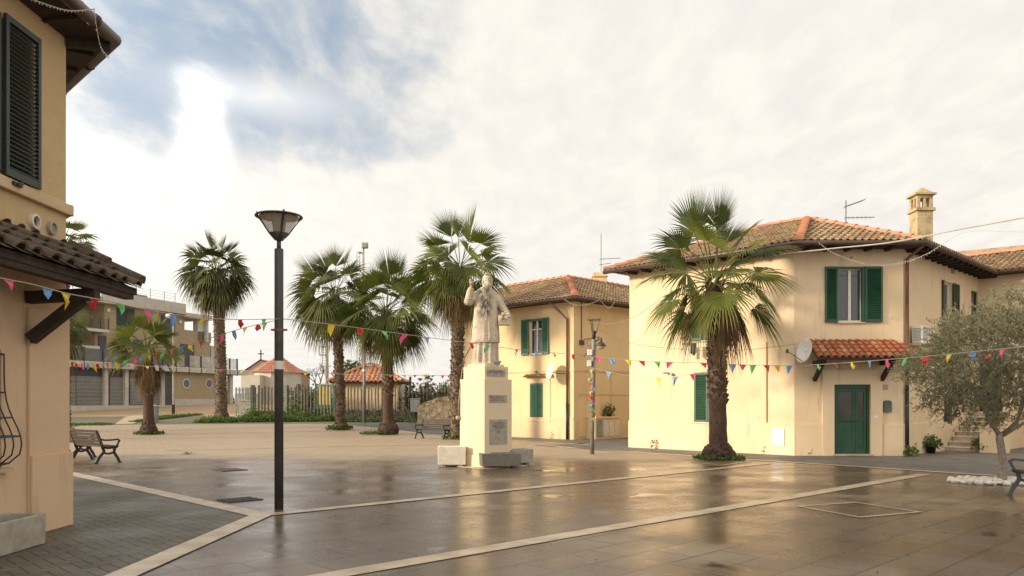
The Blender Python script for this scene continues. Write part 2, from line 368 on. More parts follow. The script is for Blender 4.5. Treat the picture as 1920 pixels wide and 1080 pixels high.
def paving():
    t = NT('wet_stone_paving'); ang = math.atan2(E2.y, E2.x)
    bt = t.n('ShaderNodeTexBrick'); t.l(t.mapping(rot=(0, 0, -ang)), bt.inputs['Vector'])
    bt.inputs['Scale'].default_value = 1; bt.inputs['Brick Width'].default_value = 1.0; bt.inputs['Row Height'].default_value = .50
    bt.inputs['Mortar Size'].default_value = .015; bt.inputs['Mortar Smooth'].default_value = .2
    bt.inputs['Color1'].default_value = (0, 0, 0, 1); bt.inputs['Color2'].default_value = (1, 1, 1, 1); bt.inputs['Mortar'].default_value = (.5, .5, .5, 1); bt.inputs['Bias'].default_value = 0
    sep = t.n('ShaderNodeSeparateXYZ'); t.l(t.pos(), sep.inputs[0])
    # dries out away from the camera: rain puddled in the near part
    far = t.ramp(t.math('ADD', sep.outputs[1], t.math('MULTIPLY', t.noise(.25, 4, .6), 8)), 23.5, 29)
    blot = t.noise(.33, 5, .6, t.mapping(loc=(3, 1, 0)), .3)
    dry = t.math('MAXIMUM', far, t.math('MULTIPLY', t.ramp(blot, .52, .70), .55))
    dc = t.mix(bt.outputs[0], (.36, .27, .175), (.32, .235, .15)); wc = t.mix(bt.outputs[0], (.130, .086, .050), (.098, .065, .039))
    c = t.mix(dry, wc, dc)
    c = t.mix(t.ramp(t.noise(1.3, 6, .65), .45, .75, 0, .22), c, (.20, .16, .115))
    c = t.mix(t.math('MULTIPLY', bt.outputs[1], .85), c, (.035, .028, .022))
    c = t.mix(t.ramp(t.noise(26, 3, .5), .74, .78, 0, .8), c, (.03, .022, .015))          # crumbs and specks
    c = t.mix(t.ramp(t.noise(9, 3, .5, t.mapping(loc=(5, 5, 0))), .76, .79, 0, .5), c, (.45, .42, .36))
    pud = t.ramp(t.noise(.55, 3, .5, t.mapping(loc=(11, 4, 0))), .665, .70, 0, 1)
    pud = t.math('MULTIPLY', pud, t.ramp(dry, .0, .6, 1, 0))
    c = t.mix(t.math('MULTIPLY', pud, .6), c, (.045, .036, .028)); t.col(c)
    rg = t.math('ADD', t.ramp(t.noise(.8, 5, .6, t.mapping(loc=(2, 8, 0))), .3, .7, .17, .33), t.math('MULTIPLY', bt.outputs[0], .03))
    rg = t.math('ADD', rg, t.math('MULTIPLY', dry, .36))
    rg = t.math('ADD', rg, t.math('MULTIPLY', t.noise(14, 4, .6), .10))
    rg = t.math('MULTIPLY', rg, t.ramp(pud, 0, 1, 1, .25)); t.rough(t.math('SUBTRACT', rg, .05))
    h = t.math('ADD', t.math('MULTIPLY', t.noise(60, 4, .6), .35), t.math('MULTIPLY', bt.outputs[1], -1.2))
    t.b.inputs['Specular IOR Level'].default_value = .62
    t.bump(h, .22, .006); return t.m
M['paving'] = paving()
def pavers(name, w, hgt, c1, c2, rot, rough=(.45, .75)):
    t = NT(name); bt = t.n('ShaderNodeTexBrick'); t.l(t.mapping(rot=(0, 0, rot)), bt.inputs['Vector'])
    bt.inputs['Scale'].default_value = 1; bt.inputs['Brick Width'].default_value = w; bt.inputs['Row Height'].default_value = hgt
    bt.inputs['Mortar Size'].default_value = .008; bt.inputs['Mortar Smooth'].default_value = .4
    bt.inputs['Color1'].default_value = (*c1, 1); bt.inputs['Color2'].default_value = (*c2, 1); bt.inputs['Mortar'].default_value = (.018, .016, .013, 1)
    c = t.mix(t.ramp(t.noise(1.2, 6, .65), .4, .75, 0, .45), bt.outputs[0], tuple(x*1.5 for x in c1))
    c = t.mix(t.ramp(t.noise(.5, 4, .6), .5, .8, 0, .4), c, tuple(x*.6 for x in c1))
    t.col(c); t.rough(t.ramp(t.noise(.9, 4, .6), .35, .65, *rough))
    t.bump(t.math('SUBTRACT', t.math('MULTIPLY', t.noise(50, 3), .3), bt.outputs[1]), .5, .008); return t.m
def herring(name, cell, c1, c2, rough):
    t = NT(name); ang = math.atan2(E2.y, E2.x); sp = t.n('ShaderNodeSeparateXYZ'); t.l(t.mapping((1/cell, 1/cell, 1), (0, 0, -ang), (400, 400, 0)), sp.inputs[0])
    i = t.math('FLOOR', sp.outputs[0]); j = t.math('FLOOR', sp.outputs[1]); u = t.math('FRACT', sp.outputs[0]); v = t.math('FRACT', sp.outputs[1])
    k = t.math('FLOORED_MODULO', t.math('SUBTRACT', i, j), 4.0)
    eq = lambda n: t.math('COMPARE', k, float(n))
    d = t.math('MINIMUM', t.math('MINIMUM', t.math('ADD', u, eq(1)), t.math('ADD', t.math('SUBTRACT', 1., u), eq(0))), t.math('MINIMUM', t.math('ADD', v, eq(2)), t.math('ADD', t.math('SUBTRACT', 1., v), eq(3))))
    m = t.ramp(d, .03, .085, 1, 0)
    # one tone per brick: its first cell
    bi = t.math('SUBTRACT', i, eq(1)); bj = t.math('ADD', j, eq(3)); cb = t.n('ShaderNodeCombineXYZ'); t.l(bi, cb.inputs[0]); t.l(bj, cb.inputs[1]); wn = t.n('ShaderNodeTexWhiteNoise'); t.l(cb.outputs[0], wn.inputs['Vector'])
    c = t.mix(wn.outputs['Value'], c1, c2); c = t.mix(t.ramp(t.noise(.7, 6, .65), .4, .75, 0, .5), c, tuple(x*1.6 for x in c1)); c = t.mix(t.ramp(t.noise(14, 5, .65), .5, .75, 0, .3), c, tuple(x*.6 for x in c1))
    c = t.mix(t.math('MULTIPLY', m, .92), c, (.018, .015, .012)); t.col(c); t.rough(t.ramp(t.noise(.8, 4, .6), .35, .65, *rough)); t.bump(t.math('SUBTRACT', t.math('MULTIPLY', t.noise(50, 3), .3), m), .5, .008); return t.m
M['pavers_left'] = herring('grey_brown_pavers', .135, (.112, .096, .066), (.078, .067, .046), (.48, .72))
M['pavers_right'] = pavers('grey_cobbles', .24, .12, (.15, .14, .12), (.11, .10, .088), R(45), (.5, .8))
def groundmat(name, c1, c2, c3, s=.5, rough=.95, spk=None, b=.5):
    t = NT(name); c = t.mix(t.ramp(t.noise(s, 6, .6), .35, .65), c1, c2); c = t.mix(t.ramp(t.noise(s*9, 5, .7), .52, .72, 0, .7), c, c3)
    if spk: c = t.mix(t.ramp(t.noise(40, 2, .5), .66, .7), c, spk)
    t.col(c); t.rough(rough); t.bump(t.noise(30, 6, .7), b, .02); return t.m
M['asphalt'] = groundmat('old_asphalt', (.115, .11, .10), (.09, .085, .078), (.14, .13, .115), .4, .85, (.19, .18, .165))
M['sand'] = groundmat('dry_ochre_soil', (.40, .275, .15), (.34, .23, .125), (.28, .20, .12), .2)
M['earth'] = groundmat('rough_ground', (.15, .125, .085), (.11, .105, .06), (.08, .095, .04), .15)
M['path'] = groundmat('pale_gravel_path', (.42, .34, .24), (.36, .29, .20), (.30, .25, .17), .6)
# ---------------------------------------------------------------- ground
def clipY(poly, y, keep_below):
    out = []
    for i in range(len(poly)):
        a, b = poly[i], poly[(i+1) % len(poly)]
        ia = (a[1] <= y) == keep_below; ib = (b[1] <= y) == keep_below
        if ia: out.append(a)
        if ia != ib:
            t = (y-a[1])/(b[1]-a[1]); out.append((a[0]+(b[0]-a[0])*t, y))
    return out
def sheet(name, poly, lift, mat, kind='structure', parent=None):
    mb = MB(); poly = [(p[0], p[1]) for p in poly]
    for lo, hi in ((-1e5, 40), (40, 76), (76, 1e5)):
        q = poly
        if lo > -1e5: q = clipY(q, lo, False)
        if hi < 1e5 and q: q = clipY(q, hi, True)
        if len(q) >= 3:
            pts = [Vector((x, y, zt(y)+lift)) for x, y in q]
            nrm = (pts[1]-pts[0]).cross(pts[2]-pts[0])
            if nrm.z < 0: pts.reverse()
            mb.quad(pts)
    o = mb.build(name, mat, parent)
    if kind: tag(o, kind=kind)
    return o
def strip(a, b, w, ext0=0, ext1=0):
    a = Vector((a[0], a[1], 0)); b = Vector((b[0], b[1], 0)); d = (b-a).normalized(); n = d.cross(UP)*w/2
    a = a-d*ext0; b = b+d*ext1
    return [a+n, b+n, b-n, a-n]
sheet('ground', [(-900, -60), (900, -60), (900, 1500), (-900, 1500)], 0, M['earth'])
J = G(490, 968)                                   # where the pale strips meet, by the lamp post
SW = E1*30+J                                      # strip running away to the left, past the benches
KR = [G(1040, 838.5), G(1870, 893)]; KR.append(KR[1]+(KR[1]-KR[0]).normalized()*14)
plaza = [J, (J.x, -12), (40, -12), KR[2], KR[1], KR[0], G(1075, 832), G(960, 826), G(860, 818), G(760, 808), G(640, 795.5), G(560, 795), G(330, 796), G(125, 797), (-40, 44), (-40, 30)]
# keep the left edge along the strip
Lend = J+E1*23; plaza = plaza[:-3]+[G(125, 797), (Lend.x-6, G(125, 797).y), (Lend.x, Lend.y)]
road = [G(640, 795), G(760, 807), G(860, 817), (0.0, 32.2), (2.6, 29.8), (20, 12), (60, -12), (70, 60), (30, 75), (-2, 52), G(860, 792), G(640, 792)]
sheet('road', road, .004, M['asphalt'])
sheet('plaza_paving', plaza, .008, M['paving'])
sheet('pavement', [J+Vector((.1, .1, 0)), (J.x, -12), (-14, -12), (-22, 8), Lend+Vector((-3, -3, 0)), Lend], .012, M['pavers_left'])
kd = (KR[1]-KR[0]).normalized(); kn = Vector((kd.y, -kd.x, 0)); kn = kn if kn.y > 0 else -kn
sheet('footpath', [KR[0]+kd*-1.2, KR[0]+kd*28, KR[0]+kd*28+kn*14, KR[0]+kd*8+kn*14, KR[0]+kd*-1.2+kn*9], .012, M['pavers_right'])
sheet('side_pavement', [G(955, 826.5), G(1090, 834), (3.3, 33.0), (-1.8, 38.6)], .012, M['pavers_right'])
def pale(a, b, w, e0=0, e1=0, lift=.016): return sheet('paving_strip', strip(a, b, w, e0, e1), lift, M['travertine'])
D1 = (G(1440, 870)-J).normalized()
pale(J, J+D1*13.95, .24, 0, 0, .0175)
pale(G(630, 1080), G(1735, 890), .28, 3)
pale(J, J+E1*24, .30, .12, 0, .019)
pale(J, (J.x-.1, 2.0), .30, .1, 3, .0205)
pale(KR[0], KR[2], .26, 0)
pale(G(960, 826), G(1085, 833.5), .24, 0, .6)
pale(G(640, 796.5), G(860, 818), .26, 0)
pale(G(310, 845.5), G(820, 834), .13)
pale(G(430, 817), G(700, 811), .10)
pale(G(1005, 834), G(1150, 846.5), .12)
q = [Vector((G(x, y).x, G(x, y).y, 0)) for x, y in ((1498, 951), (1607, 944), (1725, 962), (1612, 972))]
for i in range(4): pale(q[i], q[(i+1) % 4], .055, .02, .02, .018 if i % 2 else .020)
# P1 bed frame
bq = [Vector((G(x, y).x, G(x, y).y, 0)) for x, y in ((1297, 867), (1352, 859.5), (1409, 866), (1352, 874))]
for i in range(4): pale(bq[i], bq[(i+1) % 4], .09, .02, .02, .018 if i % 2 else .020)
sheet('sand_field', [(-75, 53), (-22.5, 56), (-19.5, 57), (-18.8, 62), (-20, 84), (-75, 84)], .008, M['sand'])
sheet('gravel_path', [G(455, 793), G(520, 787), G(430, 777), G(395, 779), G(360, 790)], .02, M['path'])
sheet('gravel_path', [G(215, 796), G(235, 782), G(262, 777), G(285, 779), G(250, 795)], .02, M['path'])

def leafstuff(mb, c, rx, ry, h, n, sz, up=.6, z0=0.0):
    for _ in range(n):
        a = random.uniform(0, 6.283); q = math.sqrt(random.random()); x = c[0]+rx*q*math.cos(a); y = c[1]+ry*q*math.sin(a)
        hh = h*random.random()*(1-.6*q*q)
        p = Vector((x, y, c[2]+z0+hh)); d = Vector((random.gauss(0, 1), random.gauss(0, 1), random.gauss(up, .8))).normalized()
        s = d.cross(Vector((random.gauss(0, 1), random.gauss(0, 1), .2))).normalized(); L = sz*random.uniform(.6, 1.4)
        mb.quad([p, p+d*L*.5+s*L*.28, p+d*L, p+d*L*.5-s*L*.28], random.random(), random.random()*.7)
def patch_line(mb, a, b, wid, h, n, sz):          # a run of weeds from a to b
    a = Vector(a); b = Vector(b)
    for i in range(n):
        t = random.random(); c = a.lerp(b, t); c = c+Vector((0, random.uniform(-wid, wid), 0)); c.z = zt(c.y)
        hs = h*(.5+.9*mnoise.noise(Vector((c.x*.8, c.y*.8, 3)))**2*4+random.random()*.4)
        leafstuff(mb, c, .35, .25, hs, 14, sz, .5)
g = MB(); patch_line(g, G(375, 792), G(640, 789), .7, .38, 900, .12); patch_line(g, G(640, 791), G(735, 791), .3, .3, 220, .11)
patch_line(g, G(735, 791), G(790, 792), .3, .22, 60, .13); patch_line(g, G(462, 790), G(620, 786), .5, .75, 260, .12); tag(g.build('weeds', M['grass']), kind='stuff')
g = MB(); patch_line(g, G(258, 791), G(345, 781), .6, .12, 230, .12); patch_line(g, G(300, 783), G(372, 779), .5, .12, 160, .12); patch_line(g, G(120, 797), G(205, 797), .5, .1, 120, .1); tag(g.build('grass', M['grass']), kind='stuff')
def ring_grass(c, rx, ry, n, sz=.09, h=.1):
    g = MB(); leafstuff(g, c, rx, ry, h, n, sz, 1.5); return tag(g.build('grass', M['grass']), kind='stuff')
# leaf crumbs on the paving
g = MB()
for _ in range(260):
    x = random.uniform(-4, 10); y = random.uniform(6.5, 24)
    if x < -3.2 or x/y > .62: continue
    a = random.uniform(0, 6.28); s = random.uniform(.006, .022); d = Vector((math.cos(a), math.sin(a), .3))*s; e = Vector((-math.sin(a), math.cos(a), 0))*s*.5
    p = Vector((x, y, .024)); g.quad([p-d, p+e, p+d, p-e], random.random(), 0)
tag(g.build('leaf_litter', M['ivy']), kind='stuff')

# ---------------------------------------------------------------- roofs
def tile_plane(mb, pts, pitch=.21, row=.36, rr=.082, base=True, jit=.0):
    """pan-and-cover tiles on a planar polygon whose first edge is the eave"""
    P = [Vector(p) for p in pts]; U = (P[1]-P[0]).normalized()
    Nn = Vector((0, 0, 0))
    for i in range(len(P)): Nn += P[i].cross(P[(i+1) % len(P)])
    Nn.normalize()
    if Nn.z < 0: Nn = -Nn
    V = Nn.cross(U)
    if V.dot(P[2]-P[0]) < 0: V = -V
    uv = [((p-P[0]).dot(U), (p-P[0]).dot(V)) for p in P]
    if base: mb.quad([p+Nn*0 for p in (P if (P[1]-P[0]).cross(P[2]-P[0]).dot(Nn) > 0 else P[::-1])], .3)
    um, ux = min(a[0] for a in uv), max(a[0] for a in uv); n = max(1, int((ux-um)/pitch))
    def span(u):
        vs = []
        for i in range(len(uv)):
            a, b = uv[i], uv[(i+1) % len(uv)]
            if (a[0]-u)*(b[0]-u) < 0: vs.append(a[1]+(b[1]-a[1])*(u-a[0])/(b[0]-a[0]))
        return (min(vs), max(vs)) if len(vs) >= 2 else None
    for c in range(n+1):
        u = um+(c+.5)*pitch
        sp = span(u)
        if not sp or sp[1]-sp[0] < .12: continue
        v = sp[0]-.05-random.random()*jit*1.5; jt = random.uniform(-.012, .012)
        while v < sp[1]:
            v1 = min(v+row+.05, sp[1]+.02); r0 = rr*random.uniform(.95, 1.06); r1 = rr*.82; l0 = .035+random.uniform(0, .012); l1 = .012; du = jt+random.uniform(-.008-jit, .008+jit)
            K = 6; ring = []
            for (vv, q, lf) in ((v, r0, l0), (v1, r1, l1)):
                for k in range(K+1):
                    a = math.pi*k/K; ring.append(P[0]+U*(u+du+q*math.cos(a))+V*vv+Nn*(q*math.sin(a)*.85+lf))
            rv = random.random()
            mb.mesh(ring, [(k, k+1, K+1+k+1, K+1+k) for k in range(K)], rv)
            lip = [P[0]+U*(u+du+r0*.72*math.cos(math.pi*k/K))+V*(v+.004)+Nn*(r0*.72*math.sin(math.pi*k/K)*.8+l0) for k in range(K+1)]
            mb.mesh(ring[:K+1]+lip, [(k, K+1+k, K+2+k, k+1) for k in range(K)], rv)
            # pan tile between the covers
            w = pitch/2
            mb.quad([P[0]+U*(u+w-w*.6)+V*v+Nn*.022, P[0]+U*(u+w+w*.6)+V*v+Nn*.022, P[0]+U*(u+w+w*.6)+V*v1+Nn*.004, P[0]+U*(u+w-w*.6)+V*v1+Nn*.004], random.random()*.6)
            v += row
def ridge(mb, a, b, rr=.12, L=.42):
    a = Vector(a); b = Vector(b); d = (b-a); n = max(1, int(d.length/L)); d.normalize(); sd = d.cross(UP).normalized(); u = sd.cross(d)
    L = (b-a).length/n
    for i in range(n):
        r = random.random(); K = 7; ring = []
        for (t, q, lf) in ((i*L-.04, rr*1.08, .02), ((i+1)*L, rr*.88, 0)):
            for k in range(K+1):
                an = math.pi*k/K; ring.append(a+d*t+sd*q*math.cos(an)+u*(q*math.sin(an)+lf))
        mb.mesh(ring, [(k, k+1, K+2+k, K+1+k) for k in range(K)], r)
        c = len(ring)
        mb.mesh(ring[:K+1], [tuple(range(K+1))], r)

# ---------------------------------------------------------------- windows and doors
def shutter(w, house, a0, a1, h, z0, z1, mat, name='shutter', label=None, pitch=.052, leafn=1):
    mb = MB()
    for q in range(leafn):
        b0 = a0+(a1-a0)*q/leafn+.004; b1 = a0+(a1-a0)*(q+1)/leafn-.004; st = .055
        w.box(mb, b0, b0+st, h, h+.042, z0, z1); w.box(mb, b1-st, b1, h, h+.042, z0, z1)
        for za, zb in ((z0, z0+.09), (z1-.07, z1)): w.box(mb, b0+st, b1-st, h+.002, h+.040, za, zb)
        for lo, hi in ((z0+.09, z1-.07),):
            n = max(2, int((hi-lo)/pitch)); dz = (hi-lo)/n
            for i in range(n):
                z = lo+dz*(i+.5); c = w.p((b0+b1)/2, h+.020, z); ax = w.d*((b1-b0)/2-st); t = (w.n*.62-UP*.78).normalized()
                mb.obox(c, ax, t*dz*.66, t.cross(w.d)*.005, random.random()*.6+.3)
    o = mb.build(name, mat, house)
    if label: o['label'] = label
    return o
def window(w, house, a0, a1, z0, z1, fmat, rec=.13, mull=True, trans=True, sill=True, glass=None, inner=None, sillmat=None):
    mb = MB(); f = .06
    for b0, b1, c0, c1 in ((a0, a0+f, z0, z1), (a1-f, a1, z0, z1), (a0+f, a1-f, z0, z0+f), (a0+f, a1-f, z1-f, z1)): w.box(mb, b0, b1, -rec-.03, -rec+.03, c0, c1)
    if mull: w.box(mb, (a0+a1)/2-.04, (a0+a1)/2+.04, -rec-.025, -rec+.035, z0+f, z1-f)
    if trans: zc = z0+(z1-z0)*.72; w.box(mb, a0+f, a1-f, -rec-.02, -rec+.025, zc-.025, zc+.025)
    o = mb.build('window', fmat, house, bevel=.004)
    g = MB(); g.quad([w.p(a0, -rec-.01, z0), w.p(a1, -rec-.01, z0), w.p(a1, -rec-.01, z1), w.p(a0, -rec-.01, z1)]); g.build('pane', glass or M['glass'], o)
    if sill:
        s = MB(); w.box(s, a0-.07, a1+.07, -.18, .06, z0-.045, z0-.002); s.build('sill', sillmat or M['travertine'], o, bevel=.005)
    return o

# ================================================================ HOUSE ON THE RIGHT
OVB = .62; ZE = 6.20
KB = Vector((10.09, 21.95, 0)); C1 = Vector((8.48, 23.6, 0)); C2 = Vector((11.70, 23.5, 0)); C0 = C1+E1*6.15; C3 = KB+E2*9.93
hb = thing('house', 'cream two-storey house with cut corner, green door under an orange tiled canopy', 'house', (C1.x, C1.y, 0))
WL = Wall(C0, C1, (-1, -1, 0)); WD = Wall(C1, C2, (0, -1, 0)); WR = Wall(C2, C3, (1, -1, 0)); WW = Wall(C3, C3-E1*8, (-1, -1, 0))
def px_op(w, x0, x1, y0, y1, h=0): xm = (x0+x1)/2; return (w.s_(x0, h), w.s_(x1, h), w.z_(xm, y1, h), w.z_(xm, y0, h))
opL1 = px_op(WL, 1301, 1352, 698, 793); opL2 = px_op(WL, 1318, 1351, 562, 622); opL2 = (opL2[0], opL2[0]+.75, 3.65, 4.95)
opD1 = px_op(WD, 1571, 1620, 502, 604); opDoor = (WD.s_(1563), WD.s_(1631), .06, WD.z_(1600, 721))
opR1 = (WR.s_(1767), WR.s_(1784), 3.45, WR.z_(1775, 528)); opR2 = px_op(WR, 1821, 1834, 546, 600); opR2 = (opR2[0], opR2[1], 3.9, opR2[3])
opR3 = px_op(WR, 1770, 1786, 742, 795)
opW1 = (WW.s_(1846)-.3, WW.s_(1846)+.55, 1.28, 3.3)
mb = MB()
WL.face(mb, 0, ZE, [opL1, opL2]); WD.face(mb, 0, ZE, [opD1, opDoor]); WR.face(mb, 0, ZE, [opR1, opR2, opR3]); WW.face(mb, 0, ZE, [opW1])
back = [C0, C0+E2*6.6, KB+E1*7.2+E2*20, KB-E1*8+E2*20, C3-E1*8]
for a, b in zip(back[:-1], back[1:]):
    mb.quad([a, b, b+UP*ZE, a+UP*ZE])
mb.build('wall', M['wall_cream'], hb)
bm_ = MB()                                       # dado band, plinth step
for w, a0, a1 in ((WL, -.03, WL.L+.03), (WD, 0, WD.s_(1541)), (WD, WD.s_(1655), WD.L), (WR, 0, 4.0)):
    bm_ = MB(); w.box(bm_, a0, a1, 0, .035, 0, .96); bm_.build('plinth', M['wall_cream'], hb, bevel=.01)
sb = MB()                                        # door surround, slightly proud
x0, x1, d0, d1 = WD.s_(1541), WD.s_(1653), opDoor[0], opDoor[1]
for a, b, z0, z1 in ((x0, d0, 0, 2.58), (d1, x1, 0, 2.58), (d0, d1, opDoor[3], 2.58)): WD.box(sb, a, b, 0, .07, z0, z1)
sb.build('door_surround', M['wall_cream'], hb)
mb = MB(); WL.box(mb, WL.L-.05, WL.L+.0, 0, .02, .96, 2.5); sc_ = WD.s_(1703)
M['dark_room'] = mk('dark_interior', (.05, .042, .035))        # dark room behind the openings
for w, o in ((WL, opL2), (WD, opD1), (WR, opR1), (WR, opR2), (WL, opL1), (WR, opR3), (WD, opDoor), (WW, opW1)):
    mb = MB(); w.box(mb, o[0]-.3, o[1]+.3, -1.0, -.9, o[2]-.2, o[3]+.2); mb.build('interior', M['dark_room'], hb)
# roof
def ov(p, *dirs):
    q = Vector(p)
    for d in dirs: q = q+d*OVB
    return q+UP*(ZE+.08)
A_B = KB+E1*3.6+E2*3.6+UP*7.86; EL = KB+E1*4.95+E2*3.5+UP*7.84
g1 = ov(C1, -E2, )+E1*-.25-E2*0; g1 = Vector((C1.x-.13, C1.y-.78, ZE+.08)); g2 = Vector((C2.x+.25, C2.y-.68, ZE+.08))
g0 = ov(C0, -E2, E1); gb = ov(KB+E1*8.45+E2*7.2, E1, E2*.2); g3 = ov(C3, -E1)+(-E2)*OVB
rEnd = KB+E1*3.6+E2*13+UP*7.86; vB = g3+(E1+E2)*2.9; vB.z = g3.z+1.06
t = MB()
tile_plane(t, [g0, g1, A_B, EL]); tile_plane(t, [g1, g2, A_B]); tile_plane(t, [g2, g3, vB, rEnd, A_B]) ; tile_plane(t, [gb, g0, EL])
wEnd = g3-E1*8.6; tile_plane(t, [g3, wEnd, wEnd+E2*2.9+UP*1.06, vB])
back_e = KB+E1*7.9+E2*13+UP*(ZE+.08)
t.quad([gb, back_e, rEnd, EL]); t.quad([EL, rEnd, A_B]); t.quad([vB, wEnd+E2*2.9+UP*1.06, wEnd+E2*6+UP*.0, KB+E1*3.6+E2*17+UP*ZE, rEnd])
roofB = t.build('roof', M['tiles'], hb)
for a, b, r_ in ((g1+UP*.05, A_B+UP*.06, .13), (g2+UP*.05, A_B+UP*.06, .10), (EL+UP*.05, A_B+UP*.05, .10), (g0+UP*.05, EL+UP*.05, .11), (vB+UP*.05, wEnd+E2*2.9+UP*1.11, .11)): t = MB(); ridge(t, a, b, r_); t.build('ridge_tiles', M['tiles_ridge'], roofB)
t = MB()
def soffit(mb, a, b, wa, wb): mb.quad([a-UP*.06, b-UP*.06, wb, wa], .5)
for a, b, wa, wb in ((g0, g1, C0, C1), (g1, g2, C1, C2), (g2, g3, C2, C3), (g3, wEnd, C3, C3-E1*8.6)): soffit(t, a, b, Vector(wa)+UP*ZE, Vector(wb)+UP*ZE)
def rafters(mb, w, a0, a1, step, z, L=.6):
    a = a0
    while a < a1: mb.bar(w.p(a, 0, z-.02), w.p(a, L, z-.045), .09, .11); a += step
rafters(t, WR, .3, WR.L, .55, ZE); rafters(t, WD, .3, WD.L, .6, ZE); rafters(t, WL, .3, WL.L, .6, ZE)
t.build('eaves', M['wood_dark'], roofB)
t = MB(); gl = UP*-.04
t.tube([g0+(-E2)*.06+gl, g1+(-E2)*.04+gl-E2*.03, g2+Vector((.03, -.06, 0))+gl, g3-E1*.07+gl, wEnd-E2*.06+gl], .075, 8)
t.build('gutter', M['brown_metal'], hb, smooth=True)
t = MB(); dp = WR.p(.10, .08, 0)
t.tube([g2+UP*-.1, dp+UP*5.9, dp+UP*3.2, dp+UP*2.1], .05, 8); t.build('downpipe', M['copper'], hb, smooth=True)
t = MB(); t.tube([dp+UP*2.12, dp+UP*.0], .058, 8); t.build('downpipe', M['iron'], hb, smooth=True)
# chimney
ch = thing('chimney', None, None); ch.parent = hb; ch.matrix_parent_inverse = world_of(hb).inverted()
bpy.data.objects.remove(ch)
cx, cy = 13.02, 25.0
c = MB(); c.box(cx-.25, cx+.25, cy-.25, cy+.25, 6.55, 7.65); c.box(cx-.31, cx+.31, cy-.31, cy+.31, 7.65, 7.75)
for sx in (-1, 1):
    for sy in (-1, 1): c.box(cx+sx*.20-.05, cx+sx*.20+.05, cy+sy*.20-.05, cy+sy*.20+.05, 7.75, 8.05)
    c.box(cx+sx*.20-.04, cx+sx*.20+.04, cy-.04, cy+.04, 7.75, 8.05); c.box(cx-.04, cx+.04, cy+sx*.20-.04, cy+sx*.20+.04, 7.75, 8.05)
c.box(cx-.25, cx+.25, cy-.25, cy+.25, 8.05, 8.15); c.box(cx-.33, cx+.33, cy-.33, cy+.33, 8.15, 8.22)
c.mesh([(cx-.27, cy-.27, 8.22), (cx+.27, cy-.27, 8.22), (cx+.27, cy+.27, 8.22), (cx-.27, cy+.27, 8.22), (cx-.06, cy-.06, 8.42), (cx+.06, cy-.06, 8.42), (cx+.06, cy+.06, 8.42), (cx-.06, cy+.06, 8.42)],
       [(0, 1, 5, 4), (1, 2, 6, 5), (2, 3, 7, 6), (3, 0, 4, 7), (4, 5, 6, 7)])
def brickmat():
    t = NT('old_chimney_brick'); bt = t.n('ShaderNodeTexBrick'); sp = t.n('ShaderNodeSeparateXYZ'); t.l(t.pos(), sp.inputs[0])
    cb = t.n('ShaderNodeCombineXYZ'); t.l(t.math('ADD', sp.outputs[0], sp.outputs[1]), cb.inputs[0]); t.l(sp.outputs[2], cb.inputs[1]); t.l(cb.outputs[0], bt.inputs['Vector'])
    bt.inputs['Scale'].default_value = 1; bt.inputs['Brick Width'].default_value = .24; bt.inputs['Row Height'].default_value = .075; bt.inputs['Mortar Size'].default_value = .008
    bt.inputs['Color1'].default_value = (.44, .32, .17, 1); bt.inputs['Color2'].default_value = (.48, .37, .21, 1); bt.inputs['Mortar'].default_value = (.38, .28, .16, 1)
    c = t.mix(t.ramp(t.noise(4, 6, .7), .45, .65, 0, .8), bt.outputs[0], (.22, .16, .10)); t.col(c); t.rough(.95); t.bump(t.noise(30, 4), .5, .01); return t.m
M['brick'] = brickmat()
chm = c.build('chimney', M['brick'], roofB, bevel=.012)
# windows, door, shutters
window(WD, hb, *opD1, M['white_frame'], .14, mull=True, trans=False)
t = MB(); z0, z1 = opD1[2], opD1[3]
shutter(WD, hb, opD1[0]-.40, opD1[0]-.01, .03, z0-.01, z1+.03, M['green'])
shutter(WD, hb, opD1[1]+.01, opD1[1]+.53, .03, z0-.01, z1+.03, M['green'])
t = MB(); WD.box(t, opD1[0], opD1[1]+.05, -.02, .03, z1-.03, z1+.03); WD.box(t, opD1[1]-.06, opD1[1]+.02, -.09, .03, z0, z1); t.build('shutter_frame', M['green'], hb)
window(WL, hb, *opL2, M['white_frame'], .12, mull=False, trans=False)
shutter(WL, hb, opL2[0]-.42, opL2[0]-.01, .03, opL2[2], opL2[3], M['green']); shutter(WL, hb, opL2[1]+.01, opL2[1]+.45, .03, opL2[2], opL2[3], M['green'])
shutter(WL, hb, opL1[0], opL1[1], -.05, opL1[2], opL1[3], M['teal'] if 0 else M['green'], leafn=2)
t = MB(); WL.box(t, opL1[0]-.05, opL1[1]+.05, -.1, .05, opL1[2]-.04, opL1[2]-.001); t.build('sill', M['travertine'], hb)
window(WR, hb, *opR1, M['white_frame'], .12, mull=False, trans=False)
shutter(WR, hb, opR1[1]+.02, opR1[1]+.62, .04, opR1[2], opR1[3], M['green']); shutter(WR, hb, opR1[0]-.1, opR1[0]+.02, .02, opR1[2], opR1[3], M['green_dark'])
window(WR, hb, *opR2, M['green'], .08, mull=False, trans=False)
shutter(WR, hb, *opR3[:2], -.06, *opR3[2:], M['green_dark'])
